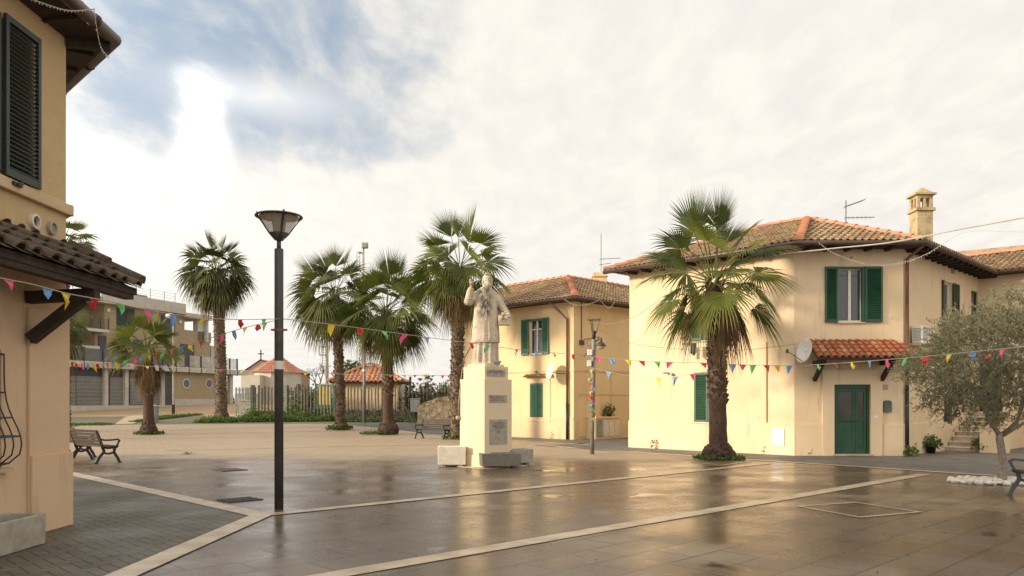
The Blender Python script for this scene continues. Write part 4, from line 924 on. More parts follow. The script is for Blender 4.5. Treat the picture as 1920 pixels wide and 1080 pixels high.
# ================================================================ CHURCH, far behind the fence
M['church'] = mk('pale_church_render', (.60, .53, .43), (.54, .47, .37), 1, .9)
chh = thing('church', 'distant church with round tiled apse and pinkish gable topped by a cross', 'church', (-28.5, 95, 1.4))
c = at(521, 760, 96); c.z = 1.2; zE = 1.6+(755-699)/F*96; zA = 1.6+(755-668)/F*98; n = 10; ra = 2.75
t = MB(); rot = .31
ring = [Vector((c.x+ra*math.cos(rot+2*math.pi*k/n), c.y+ra*math.sin(rot+2*math.pi*k/n), 0)) for k in range(n)]
for i in range(n): a, b = ring[i], ring[(i+1) % n]; t.quad([a+UP*1, b+UP*1, b+UP*zE, a+UP*zE])
t.build('apse_wall', M['church'], chh)
t = MB(); apx = Vector((c.x, c.y+.5, zA))
for i in range(n):
    a, b = ring[i], ring[(i+1) % n]; ce = Vector((c.x, c.y, 0)); a2 = ce+(a-ce)*1.12; b2 = ce+(b-ce)*1.12
    if a.y < c.y+1 or b.y < c.y+1: tile_plane(t, [a2+UP*zE, b2+UP*zE, apx], .26, .5, .10)
    else: t.quad([a2+UP*zE, b2+UP*zE, apx])
t.build('apse_roof', M['tiles_ridge'], chh)
t = MB()
for px in (489, 558): q = at(px, 720, 93.3); t.tube([q+Vector((0, .3, -.9)), q+Vector((0, .3, .0))], .28, 8)
t.build('arched_window', M['dark_panel'], chh)
t = MB(); z1 = 1.6+(755-698)/F*104; z2c = 1.6+(755-675)/F*104; a = at(452, 755, 104); b = at(530, 755, 104); m_ = at(489, 755, 104)
for dy in (0, 14):
    t.quad([Vector((a.x, a.y+dy, 1)), Vector((b.x, b.y+dy, 1)), Vector((b.x, b.y+dy, z1+.3)), Vector((m_.x, m_.y+dy, z2c)), Vector((a.x, a.y+dy, z1-.2))])
t.quad([Vector((a.x, a.y, 1)), Vector((a.x, a.y+14, 1)), Vector((a.x, a.y+14, z1-.2)), Vector((a.x, a.y, z1-.2))]); t.quad([Vector((b.x, b.y, 1)), Vector((b.x, b.y+14, 1)), Vector((b.x, b.y+14, z1)), Vector((b.x, b.y, z1+.3))])
t.build('nave', mk('pinkish_render', (.42, .27, .19), (.36, .23, .165), 1, .9), chh)
t = MB(); t.quad([Vector((a.x-.3, a.y-.2, z1-.25)), Vector((m_.x, a.y-.2, z2c+.1)), Vector((m_.x, a.y+14, z2c+.1)), Vector((a.x-.3, a.y+14, z1-.25))]); t.quad([Vector((b.x+.2, b.y-.2, z1+.25)), Vector((b.x+.2, b.y+14, z1+.25)), Vector((m_.x, a.y+14, z2c+.1)), Vector((m_.x, a.y-.2, z2c+.1))])
t.build('nave_roof', M['tiles_red'], chh)
t = MB(); t.box(m_.x-.06, m_.x+.06, 103.95, 104.1, z2c, z2c+1.35); t.box(m_.x-.38, m_.x+.38, 103.95, 104.1, z2c+.75, z2c+.88); t.build('cross', M['iron'], chh)
t = MB(); a = at(452, 755, 92); b = at(487, 755, 92); t.box(a.x, b.x, 92, 99, 1, 1.6+(755-703)/F*92); t.build('annex', M['church'], chh)
t = MB(); a = at(440, 755, 86); b = at(482, 755, 86); t.box(a.x, b.x, 86, 86.4, 1, 2.6); t.build('annex_wall', M['render_grey'], chh)

# ================================================================ FENCE, HUT, RUIN
FA = G(473, 786); FB = G(873, 791); FW = Wall(FA, FB, (0, -1, 0))
fn = thing('picket_fence', 'tall grey concrete picket fence on a low mossy wall', 'fence', FA)
t = MB(); s = 0; i = 0
M['picket'] = mk('weathered_concrete_picket', (.22, .195, .15), (.15, .13, .10), 3, .95, rnd=.3)
while s < FW.L:
    p = FW.p(s, 0, 0); g0_ = zt(p.y); pxx = 960+F*p.x/p.y; h = 2.2+random.uniform(-.12, .14)
    low = g0_+(.05 if 536 < pxx < 628 else .55); off = random.uniform(-.02, .02)
    t.bar(FW.p(s, 0, low-.3), FW.p(s+off, random.uniform(-.02, .02), g0_+h), .06, .135, up=FW.n, r=random.random()); s += .235+random.uniform(-.02, .02)
t.build('pickets', M['picket'], fn)
t = MB(); 
for a, b in ((473, 536), (629, 872)):
    sa, sb = FW.s_(a), FW.s_(b); FW.box(t, sa, sb, -.14, .14, .2, zt(51)+.62)
FW.box(t, FW.s_(536), FW.s_(629), -.05, .0, zt(51)+.72, zt(51)+.78)
t.build('low_wall', mk('mossy_wall', (.07, .06, .04), (.04, .036, .026), 3, .95, .5, 20), fn)
t = MB()
for px in (474, 537, 640, 757): FW.box(t, FW.s_(px)-.10, FW.s_(px)+.10, -.12, .12, .2, zt(51)+2.35)
t.build('post', mk('grey_post', (.19, .19, .17), (.14, .14, .125), 3, .9), fn)
t = MB()
for px in [443, 449, 455, 461, 464, 468, 471]: q = at(px, 770, 54); t.box(q.x-.05, q.x+.05, 53.95, 54.05, zt(54)+(.6 if px > 455 else .3), zt(54)+2.1)
for z in (.9, 1.9): t.box(at(441, 0, 54).x, at(473, 0, 54).x, 53.97, 54.03, zt(54)+z, zt(54)+z+.05)
tag(t.build('metal_gate', M['grey_metal'], None), 'narrow grey barred gate left of the picket fence', 'gate')
# ivy on the fence right part
g = MB()
for _ in range(9000):
    px = 628+250*random.random()**.8; sx = FW.s_(px); dens = .35 if px < 745 else 1.0; hgt = (.75 if px < 745 else 1.9)
    if px < 745 and random.random() > .5: continue
    zz = random.random()*hgt; p = FW.p(sx, random.uniform(-.2, .24), zt(51)+zz)
    d = Vector((random.gauss(0, 1), random.gauss(0, 1), random.gauss(0, 1))).normalized(); s_2 = d.cross(UP+Vector((.1, .2, 0))).normalized(); L = random.uniform(.06, .17)
    g.quad([p, p+d*L*.5+s_2*L*.25, p+d*L, p+d*L*.5-s_2*L*.25], random.random(), random.random())
tag(g.build('climbing_plants', M['ivy']), kind='stuff')
hu = thing('garden_hut', 'small hut with hipped terracotta roof behind the picket fence', 'hut', at(688, 0, 54).xy.to_3d())
h0, h1 = at(629, 0, 53).x, at(745, 0, 53).x; zt0 = zt(53); ze = 1.6+(755-716)/F*53
t = MB(); t.box(h0, h1, 53, 57, zt0, ze); t.build('wall', M['wall_cream_side'], hu)
t = MB(); a0_, a1_, b0_, b1_ = [Vector(p) for p in ((h0-.35, 52.6, ze), (h1+.35, 52.6, ze), (h1+.35, 57.4, ze), (h0-.35, 57.4, ze))]; mid0 = Vector((h0+1.9, 55, 4.2)); mid1 = Vector((h1-1.9, 55, 4.2))
tile_plane(t, [a0_, a1_, mid1, mid0], .30, .42, .12); tile_plane(t, [b1_, a0_, mid0], .30, .42, .12); tile_plane(t, [a1_, b0_, mid1], .30, .42, .12); t.quad([b0_, b1_, mid0, mid1])
rh = t.build('roof', M['tiles_ridge'], hu)
t = MB(); ridge(t, a0_+UP*.08, mid0+UP*.08, .13); ridge(t, a1_+UP*.08, mid1+UP*.08, .13); ridge(t, mid0+UP*.06, mid1+UP*.06, .13); t.build('ridge_tiles', M['tiles_ridge'], rh)
t = MB(); t.box(h0-.33, h1+.33, 52.62, 57.38, ze-.1, ze-.01); t.build('eaves', M['wood_dark'], rh)
# stone wall ruin with dry creeper on top
t = MB(); pts = [(783, 763), (790, 757), (805, 751), (820, 746), (838, 743), (856, 744), (880, 746)]; base = 795; Dr = 47.3; vs = []; n = len(pts)
for yy in (0, .8):
    for x, y in pts: q = at(x, y, Dr); vs.append((q.x, Dr+yy, q.z))
    for x, y in pts[::-1]: q = at(x, y, Dr); vs.append((q.x, Dr+yy, .2))
m2 = 2*n; fs = []
for i in range(n-1):
    fs += [(i, i+1, m2-2-i, m2-1-i), (m2+i, m2+i+1, 2*m2-2-i, 2*m2-1-i), (i, i+1, m2+i+1, m2+i)]
fs += [(0, m2-1, 2*m2-1, m2), (n-1, n, m2+n, m2+n-1)]
t.mesh(vs, fs)
def stonemat():
    t = NT('rubble_stone_wall'); v = t.n('ShaderNodeTexVoronoi'); t.l(t.pos(), v.inputs['Vector']); v.inputs['Scale'].default_value = 3.2
    c = t.mix(t.ramp(t.noise(1.4, 6, .7), .35, .65), (.60, .49, .32), (.40, .31, .19)); c = t.mix(t.ramp(v.outputs['Distance'], .35, .6, 0, .4), c, (.14, .10, .06))
    t.col(c); t.rough(.95); t.bump(t.math('ADD', v.outputs['Distance'], t.noise(8, 5)), .8, .08); return t.m
tag(t.build('ruined_wall', stonemat(), None, weld=True), 'crumbling pale stone wall end behind the bench by the statue', 'wall')
g = MB()
for _ in range(900):
    k = random.random()*5.99; i = int(k); f_ = k-i; x = pts[i][0]+(pts[i+1][0]-pts[i][0])*f_; y = pts[i][1]+(pts[i+1][1]-pts[i][1])*f_
    q = at(x, y, Dr); p = Vector((q.x+random.gauss(0, .08), Dr+random.uniform(-.12, .8), q.z+random.uniform(-.30, .12)*(1 if random.random() < .9 else 2.2)))
    d = Vector((random.gauss(0, 1), random.gauss(0, 1), random.gauss(0, .7))).normalized(); s_2 = d.cross(UP).normalized(); L = random.uniform(.05, .15); g.quad([p, p+d*L*.5+s_2*L*.28, p+d*L, p+d*L*.5-s_2*L*.28], random.random(), random.random())
tag(g.build('dry_creeper', M['ivy']), kind='stuff')
t = MB(); q = G(779, 791); t.box(q.x-.3, q.x+.3, q.y-.15, q.y+.2, zt(q.y)+.62, zt(q.y)+1.42); t.box(q.x-.33, q.x+.33, q.y-.18, q.y+.23, zt(q.y)+1.42, zt(q.y)+1.48)
eb = t.build('electric_box', M['grey_metal'], None, bevel=.02); tag(eb, 'grey metal meter box on a short post beside the ruined wall', 'box')
t = MB(); t.box(q.x-.06, q.x+.06, q.y-.0, q.y+.1, zt(q.y)-.05, zt(q.y)+.63); t.build('post', M['wood_dark'], eb)
t = MB(); a = G(777, 794)+UP*.03; t.bar(a, a+Vector((-.65, .75, 1.0)), .09, .05); tag(t.build('leaning_plank', M['wood_bench'], None), 'wooden plank leaning on the dark fence beside the meter box', 'plank')
t = MB(); q = at(768, 706, 55); t.tube([(q.x, 55, .5), (q.x+.05, 55, q.z)], .09, 6); tag(t.build('wooden_post', M['bark_palm'], None), 'lone rough wooden post sticking up behind the fence', 'post')
t = MB(); a = G(462, 785); t.box(a.x-.38, a.x+.38, a.y-.25, a.y+.3, zt(a.y)-.05, zt(a.y)+1.18); t.box(a.x-.42, a.x+.42, a.y-.29, a.y+.34, zt(a.y)+1.18, zt(a.y)+1.27)
tag(t.build('concrete_cabinet', M['concrete'], None, bevel=.02), 'squat stained concrete cabinet at the left end of the fence', 'cabinet')
# playground house behind the fence
ph = thing('play_house', 'yellow and green children\'s play house seen through the pickets', 'play house', (at(607, 0, 58).x, 58, zt(58)))
a, b = at(592, 0, 58).x, at(622, 0, 58).x; t = MB(); t.box(a+.2, a+.85, 58, 58.06, zt(58)+.75, zt(58)+2.2); t.box(b-.3, b, 58, 58.06, zt(58)+.75, zt(58)+2.2); t.build('panel', mk('yellow_plastic', (.55, .42, .13), (.48, .36, .10)), ph)
t = MB(); [t.box(x-.05, x+.05, 57.95, 58.06, zt(58), zt(58)+2.35) for x in (a, b+.1)]; t.box(a, b+.1, 57.9, 59.2, zt(58)+.4, zt(58)+.75); t.build('frame', mk('green_plastic', (.035, .17, .08), (.03, .13, .06)), ph)
t = MB(); t.quad([(a+.2, 57.9, zt(58)+2.2), (b, 57.9, zt(58)+2.2), (b, 58.6, zt(58)+2.32), (a+.2, 58.6, zt(58)+2.32)]); t.quad([(a+.2, 59.3, zt(58)+2.2), (b, 59.3, zt(58)+2.2), (b, 58.6, zt(58)+2.32), (a+.2, 58.6, zt(58)+2.32)]); t.build('roof', mk('dull_blue_plastic', (.16, .25, .34)), ph)

# ================================================================ POLES AND LAMPS
def cone_lamp(name, label, loc, H, r, rim, broken=False, tilt=0):
    o = thing(name, label, 'street lamp', loc); o.rotation_euler = (0, tilt, 0)
    t = MB(); t.lathe([(r*1.0, -.02), (r, H-.0), (r*.9, H+.008)], n=18); p = t.build('pole', M['lamp_metal'] if not broken else M['grey_pole'], o, True, True)
    t = MB(); t.lathe([(r*.5, H), (r*.5, H+.13)], n=12)
    prof = [(r*.48, H+.12), (r*1.0, H+.165), (rim*.42, H+.24)] if not broken else [(r*.5, H+.02), (r*.75, H+.03), (r*1.05, H+.26), (r*.9, H+.27)]
    t.lathe(prof, n=20); t.build('lamp_base', M['lamp_metal'] if not broken else M['iron'], o, True, True)
    top = H+.50 if not broken else H+.62
    t = MB(); t.lathe([(rim*.88, top-.012), (rim*1.0, top-.02), (rim*1.02, top-.008), (rim*.98, top+.006), (rim*.86, top+.004), (rim*.88, top-.012)], n=32, cap=False); t.build('lamp_rim', M['lamp_metal'], o, True, True)
    for k in range(4 if not broken else 3):
        a = k*math.pi/2+.5 if not broken else k*2.094+.1; c, s = math.cos(a), math.sin(a); arm = MB()
        pr = [(r*.7, H+.13), (rim*.42, H+.235), (rim*.7, H+.38), (rim*.93, top-.02), (rim*.94, top+.03)] if not broken else [(r*1.1, H+.2), (rim*.62, top-.22), (rim*.8, top-.01)]
        for (r0, z0), (r1, z1) in zip(pr[:-1], pr[1:]): arm.bar((r0*c, r0*s, z0), (r1*c, r1*s, z1), .028, .016, up=Vector((c, s, .3)))
        arm.build('lamp_arm', M['lamp_metal'], o, False, True)
    if not broken:
        t = MB(); t.lathe([(rim*.40, H+.24), (rim*.66, H+.38), (rim*.86, top-.02)], n=28, cap=False); t.build('lamp_glass', M['lamp_glass'], o, True, True)
        t = MB(); t.lathe([(.075, H+.24), (.09, H+.30), (.105, H+.42)], n=16); t.build('reflector', M['grey_metal'], o, True, True)
        t = MB(); t.lathe([(rim*.84, top-.006), (rim*.5, top+.018), (.01, top+.03)], n=24); t.build('lamp_lid', M['lamp_metal'], o, True, True)
    return o
lp = cone_lamp('street_lamp', 'dark post lamp with inverted cone head, standing alone where the pale strips meet', G(523, 955), 3.90, .066, .345)
t = MB(); t.lathe([(.068, 2.10), (.068, 2.225)], n=18, cap=False); t.build('sticker', M['white'], lp, True, True)
t = MB(); t.lathe([(.071, 2.67), (.071, 2.71)], n=18, cap=True); t.bar((-.11, -.02, 2.69), (.13, -.02, 2.69), .025, .03); t.build('clamp', M['copper'], lp, False, True)
lq = cone_lamp('street_lamp', 'grey lamp post wrapped in bunting, its cone head missing the glass', G(1110, 852), 3.55, .068, .205, True, R(.9))
t = MB(); t.box(-.20, -.05, -.13, .0, 3.06, 3.24); t.box(-.20, -.07, -.13, .0, 2.72, 2.90); t.build('junction_box', M['white'], lq, False, True, .008)
t = MB(); t.tube([(-.08, -.08, 3.06), (-.02, -.10, 2.95), (-.07, -.09, 2.90)], .012, 5); t.tube([(-.03, -.09, 2.9), (.03, -.10, 2.75), (.0, -.1, 2.6), (.05, -.09, 2.5), (.04, -.08, 2.9)], .010, 5); t.build('wires', M['cable'], lq, False, True)
t = MB(); t.lathe([(.02, .24), (.035, .2), (.04, .11), (.12, .04), (.165, -.02), (.16, -.03)], (.22, -.03, 3.38), 16); t.tube([(.05, 0, 3.48), (.14, -.02, 3.56), (.22, -.03, 3.56)], .02, 6); t.build('flood_lamp', M['lamp_metal'], lq, True, True)
t = MB(); t.ball((.22, -.03, 3.35), .145, .145, .11, 14, 8); t.build('flood_glass', M['lamp_glass'], lq, True, True)
# cord spiral with flags round that post
cols = ['yellow', 'red', 'green', 'pink', 'blue', 'yellow', 'red', 'pink', 'blue', 'green', 'red', 'yellow']
base = G(1110, 852); wrap = thing('wrapped_bunting', 'string of coloured flags wound round the grey lamp post', 'bunting', base)
def flag(mb, p, w, h, dx, crumple=.5, nn=Vector((0, -1, 0))):
    dx = Vector(dx).normalized(); a = p-dx*w/2; b = p+dx*w/2; sw = random.uniform(-.4, .4)*crumple; fw = random.uniform(-.5, .5)*crumple
    tip = p-UP*h*random.uniform(.75, 1.05)+dx*w*sw*1.6+nn*h*fw; m1 = (a+tip)/2+nn*random.uniform(-.03, .03)+dx*w*random.uniform(-.1, .12); m2 = (b+tip)/2+nn*random.uniform(-.03, .03); mt = p+nn*random.uniform(-.02, .02)-UP*.003; c = (mt+tip)/2+nn*random.uniform(-.05, .05)*crumple*2
    mb.quad([a, m1, c, mt]); mb.quad([mt, c, m2, b]); mb.quad([m1, tip, c]); mb.quad([c, tip, m2])
t = MB(); t.tube([base+Vector((.055*math.cos(k*.5)*1.35, .055*math.sin(k*.5)*1.35, 1.25+k*.0135)) for k in range(105)], .006, 4); t.build('cord', M['cable'], wrap)
for i, cn in enumerate(cols):
    z = 2.62-i*.135; a = random.uniform(-2.9, -.3); t = MB(); n_ = Vector((math.cos(a), math.sin(a), 0)); flag(t, base+n_*.09+UP*z, .13, .15, Vector((-n_.y, n_.x, 0)), .6, n_); t.build('flag', FLAG[cn], wrap)
# far poles
o = thing('street_light', 'slim pale street light with a round head before the modern block', 'street lamp', G(325, 776)); q = G(325, 776)
t = MB(); t.tube([q, q+UP*7.35], [.10, .06], 8); t.build('pole', M['beige_pole'], o); t = MB(); t.tube([q-UP*.05, q+UP*.7], .12, 8); t.build('pole_foot', M['iron'], o); t = MB(); t.ball(q+Vector((-.22, -.1, 7.4)), .32, .28, .2, 12, 8); t.tube([q+UP*7.3, q+Vector((-.1, -.05, 7.45))], .05, 6); t.build('lamp_head', M['white'], o, True)
q = G(683, 793); o = thing('lamp_post', 'plain grey post with white sticker, between the two left palms', 'post', q)
t = MB(); t.tube([q, q+UP*4.9], [.11, .085], 10); t.build('pole', M['grey_pole'], o, True); t = MB(); t.tube([q+UP*3.2, q+UP*3.33], .115, 10, False); t.build('sticker', M['white'], o, True); t = MB(); t.lathe([(.05, 4.9), (.1, 5.1), (.4, 5.4), (.42, 5.43), (.05, 5.46)], q, 14); t.build('lamp_head', M['lamp_metal'], o, True)
q = Vector((at(681, 0, 62).x, 62, zt(62))); o = thing('floodlight_mast', 'tall beige mast topped by a floodlight, rising between the clustered palms', 'mast', q)
t = MB(); t.tube([q, q+UP*13.0], [.20, .09], 10); t.build('mast', M['beige_pole'], o, True)
t = MB(); t.box(q.x-.1, q.x+.4, 61.7, 62.1, q.z+12.9, q.z+13.35); t.box(q.x-.4, q.x-.1, 61.8, 62.1, q.z+12.5, q.z+12.65); t.build('floodlight', M['grey_metal'], o, bevel=.08)
t = MB()
for i in range(36): z = q.z+1+i*.32; t.bar((q.x-.45, 61.75, z), (q.x-.22, 61.75, z), .03, .03)
for x in (-.45, -.22): t.bar((q.x+x, 61.75, q.z+.8), (q.x+x, 61.75, q.z+12.6), .03, .03)
t.build('ladder', M['grey_pole'], o)
q = Vector((at(613, 0, 60).x, 60, zt(60))); o = thing('ladder_mast', 'slender mast with caged ladder platforms behind the leftmost clustered palm', 'mast', q)
t = MB(); t.tube([q, q+UP*9.3], [.15, .09], 8); t.build('mast', M['beige_pole'], o, True)
t = MB()
for z in (5.2, 6.6): t.box(q.x-.55, q.x-.05, 59.7, 60.0, z, z+.06); t.box(q.x-.55, q.x-.5, 59.7, 59.75, z, z+.7); t.box(q.x-.55, q.x-.05, 59.7, 59.74, z+.62, z+.68)
for i in range(28): z = 3.8+i*.2; t.bar((q.x-.3, 59.8, z), (q.x-.08, 59.8, z), .025, .025)
t.bar((q.x-.3, 59.8, 3.5), (q.x-.3, 59.8, 9.2), .03, .03); t.build('ladder', M['grey_pole'], o)
# aerials
def aerial(label, base, H, arms, par=None):
    o = thing('aerial', label, 'aerial', base); t = MB(); t.tube([base-UP*.3, base+UP*H], .022, 6)
    t.build('mast', M['grey_pole'], o); t = MB()
    for z, a, b, n, tz in arms:
        p0 = base+Vector((a, 0, z)); p1 = base+Vector((b, 0, z+tz)); t.tube([p0, p1], .014, 5)
        for i in range(n): c = p0.lerp(p1, (i+.5)/n); t.tube([c+Vector((0, -.22, 0)), c+Vector((0, .22, 0))], .007, 4)
    t.build('aerial_arms', M['grey_pole'], o); return o
aerial('rooftop television aerial with two arms, standing on the corner house', Vector((at(1586, 0, 27.2).x, 27.2, 7.75)), .85, [(.25, -.04, .98, 7, .02), (.62, -.06, .64, 12, .25)])
aerial('thin television aerial above the chimney of the middle house', Vector((at(1127, 0, 40.5).x, 40.5, 8.1)), 2.2, [(.90, -.1, 1.0, 8, .05), (.6, -.1, .5, 5, .1)])
# satellite dishes
def dish(name, label, c, r, face, wallpt, arm, mat):
    face = Vector(face).normalized(); o = thing(name, label, 'satellite dish', wallpt); t = MB(); rot = face.to_track_quat('Z', 'Y').to_matrix(); vs = []; K = 20; RR = 5
    for i in range(RR+1):
        q = i/RR
        for k in range(K): a = 2*math.pi*k/K; vs.append(Vector(c)+rot @ Vector((r*.93*q*math.cos(a), r*q*math.sin(a), -.22*r*(1-q*q))))
    fs = [(i*K+k, i*K+(k+1) % K, (i+1)*K+(k+1) % K, (i+1)*K+k) for i in range(RR) for k in range(K)]
    t.mesh(vs, fs); d = t.build('dish', mat, o, True); sm = d.modifiers.new('thick', 'SOLIDIFY'); sm.thickness = .012
    t = MB(); t.tube([Vector(wallpt), Vector(wallpt)+(Vector(c)-Vector(wallpt))*.5-UP*.05, Vector(c)-face*.2*r], .02, 6)
    tip = Vector(c)+face*arm*.8-UP*r*.45; t.tube([Vector(c)-UP*r*.9, tip], .012, 5); t.ball(tip, .045, .045, .07, 8, 6); t.build('bracket', M['iron_grey'], o)
    return o
pc = WD.p(.28, .45, 0); dish('satellite_dish', 'large white satellite dish left of the orange tiled canopy', (pc.x-.15, pc.y, 3.13), .37, (-.88, -.30, .22), WD.p(.35, .02, 3.05), .75, M['white'])
pc = ML.p(ML.s_(1047), .55, ML.z_(1047, 697)); dish('satellite_dish', 'small satellite dish beside the downpipe of the middle house', pc, .42, (-.93, -.32, .25), ML.p(ML.s_(1060), .02, ML.z_(1060, 700)), .8, M['concrete_white'])
# air conditioner on its shelf
o = thing('air_conditioner', 'white air conditioning unit on the wall right of the downpipe', 'air conditioner', WR.p(.8, 0, 3.4)); a = WR.s_(1723, .3); 
t = MB(); s0 = .50; s1 = s0+.80; z0 = EYE+(HZ-645)/F*24.2; WR.box(t, s0, s1, .07, .38, z0, z0+.52); t.build('casing', M['white'], o, bevel=.02)
t = MB()
for i in range(9): z = z0+.07+i*.045; t.bar(WR.p(s0-.004, .10, z), WR.p(s0-.004, .35, z), .006, .02); 
for i in range(11): z = z0+.06+i*.04; WR.box(t, s0+.06, s0+.50, .381, .388, z, z+.012)
t.build('vent_grille', M['grey_metal'], o); t = MB(); WR.box(t, s0-.05, s1+.05, .0, .42, z0-.07, z0-.005); t.build('shelf', M['travertine'], o)

# ================================================================ PLANTERS, POTS, CABINETS
def planter(name, label, c, w, d, h, rz, mat, wallt=.06, legs=True):
    o = MB(); W2, D2 = w/2, d/2; z0 = .05 if legs else 0.0; ta = .01
    def ringr(z, i, sh): return [(-W2+i+sh, -D2+i+sh, z), (W2-i-sh, -D2+i+sh, z), (W2-i-sh, D2-i-sh, z), (-W2+i+sh, D2-i-sh, z)]
    vs = ringr(z0, 0, ta)+ringr(h, 0, 0)+ringr(h, wallt, 0)+ringr(h*.6, wallt, 0)
    fs = [(3, 2, 1, 0)]+[(a+i, a+(i+1) % 4, a+4+(i+1) % 4, a+4+i) for a in (0, 4, 8) for i in range(4)]+[(12, 13, 14, 15)]
    o.mesh(vs, fs)
    if legs:
        for sx in (-1, 1): o.box(sx*(W2-.14)-.06, sx*(W2-.14)+.06, -D2+.06, D2-.06, 0, z0+.005)
    ob = o.build(name, mat, None, bevel=.012); ob.location = c; ob.rotation_euler = (0, 0, rz); return tag(ob, label, 'planter', 'planters around the pedestal' if legs else None)
M['granite_planter'] = mk('exposed_aggregate', (.22, .20, .165), (.12, .105, .085), 40, .9, .5, 90)
A45 = math.atan2(E2.y, E2.x); PC = Vector((-.66, 19.83, 0))
planter('planter', 'smooth white concrete planter left of the pedestal', Vector((-1.50, 19.66, .012)), .70, .52, .50, .05, M['concrete_white'])
planter('planter', 'rough grey pebbled planter in front of the pedestal, right side', PC-E1*.70-E2*.17+UP*.012, .98, .42, .36, A45-.55, M['granite_planter'])
planter('planter', 'small grey planter half hidden behind the right corner of the pedestal', PC+E2*.78-E1*.35+UP*.012, .75, .42, .40, A45, M['concrete'])
o = planter('planter', 'empty weathered concrete planter against the left house', Vector((-5.46, 8.0, .016)), .44, 1.7, .345, 0, M['concrete'], .05, False)
def pot(name, label, c, r, h, mat, leaves, lr, lh, sz=.09, square=False, group=None):
    o = thing(name, label, 'potted plant', c, 0, group); t = MB(); c = Vector(c)
    if square: t.lathe([(r*1.05, 0), (r*1.3, h), (r*1.38, h), (r*1.38, h+.02), (r*1.2, h+.02), (r*1.15, h*.8)], c, 4)
    else: t.lathe([(r*.72, 0), (r*.95, h*.82), (r*1.05, h*.83), (r*1.08, h), (r*.92, h), (r*.9, h*.9)], c, 16)
    t.build('pot', mat, o, not square); g = MB(); leafstuff(g, c+UP*h, lr, lr*.8, lh, leaves, sz, .4, -.05)
    for _ in range(leaves//3): 
        a = random.uniform(0, 6.28); p = c+Vector((math.cos(a)*lr, math.sin(a)*lr*.8, h-.02-random.random()*.12)); d = Vector((math.cos(a), math.sin(a), random.gauss(-.2, .5))).normalized(); s_2 = d.cross(UP).normalized(); g.quad([p, p+d*sz*.5+s_2*sz*.3, p+d*sz, p+d*sz*.5-s_2*sz*.3], random.random(), .2)
    g.build('leaves', M['grass'], o); return o
q = G(1752, 851); pot('potted_plant', 'bushy plant in a dark pot left of the stone steps', q+UP*.012+Vector((-.05, .1, 0)), .16, .30, M['iron'], 260, .30, .34)
q = G(1852, 848.5); pot('potted_plant', 'wide terracotta trough of leafy geraniums at the foot of the steps', q+UP*.012, .26, .26, M['terracotta'], 300, .42, .30, .1, True)
q = WR.p(3.6, 1.5, .84); pot('potted_plant', 'terracotta pot of geraniums on the plastered block', q, .17, .2, M['terracotta'], 200, .26, .22)
q = WR.p(5.3, 1.25, .98); pot('potted_plant', 'small terracotta pot higher up beside the steps', q, .15, .18, M['terracotta'], 40, .12, .1)
g = MB(); 
for px, py in ((1701, 857), (1714, 856)): leafstuff(g, G(px, py)+UP*.012, .14, .08, .32, 90, .09, .8)
tag(g.build('weeds', M['grass']), kind='stuff')
g = MB()
for px, py, n_ in ((1447, 852, 60), (1436, 852, 40), (1226, 842, 50), (1338, 848, 30), (1520, 856, 15), (1035, 824, 30)): leafstuff(g, G(px, py)+UP*.012+Vector((0, -.02, 0)), .12, .05, .38, n_, .06, 1.6)
tag(g.build('weeds', M['ivy']), kind='stuff')
# meter cabinets by the middle house
o = thing('meter_cabinets', 'low masonry cabinet with four small doors against the middle house', 'cabinet', MR.p(2.6, .3, 0))
s0, s1 = MR.s_(1116, .5), MR.s_(1161, .5); t = MB(); MR.box(t, s0, s1, .03, .5, .01, .92); MR.box(t, s0-.04, s1+.04, .0, .56, .92, .99); t.build('body', M['wall_cream_side'], o)
for i, (x0, x1, m_) in enumerate(((1119, 1129, 'grey_metal'), (1131, 1140, 'concrete_white'), (1142, 1150, 'concrete_white'), (1152.5, 1160, 'concrete_white'))): t = MB(); MR.box(t, MR.s_(x0, .5), MR.s_(x1, .5), .5, .53, .12, .84); t.build('cabinet_door', M[m_], o)
t = MB(); MR.box(t, s1+.1, s1+1.2, .03, .3, .01, .62); t.build('side_box', M['wall_cream_side'], o)
t = MB(); MR.box(t, .3, .95, .026, .05, .12, .85); t.build('cabinet_door', M['wall_cream_side'], o)
q = MR.p(MR.s_(1143, .3), .28, .99); pot('potted_plant', 'dark scraggly plant on the low cabinet by the middle house', q, .13, .14, M['iron'], 170, .24, .5, .1)
# floor grates
def grate(px, py, w, h, rz, label):
    c = G(px, py); t = MB(); t.box(-w/2, w/2, -h/2, h/2, 0, .006, .2)
    n_ = int(w/.06)
    for i in range(n_): x = -w/2+.03+i*(w-.06)/(n_-1); t.box(x-.012, x+.012, -h/2+.03, h/2-.03, .006, .014)
    for y in (-h/2+.015, h/2-.015, 0): t.box(-w/2, w/2, y-.015, y+.015, .0065, .016)
    o = t.build('floor_grate', M['grate'], None); o.location = (c.x, c.y, .009); o.rotation_euler = (0, 0, rz); return tag(o, label, 'grate', 'iron grates in the paving')
grate(450, 938.5, .58, .46, A45, 'dark square iron grate beside the strip corner near the lamp post'); grate(430, 882, .62, .62, A45, 'flat iron grate farther off, between near bench and lamp post')
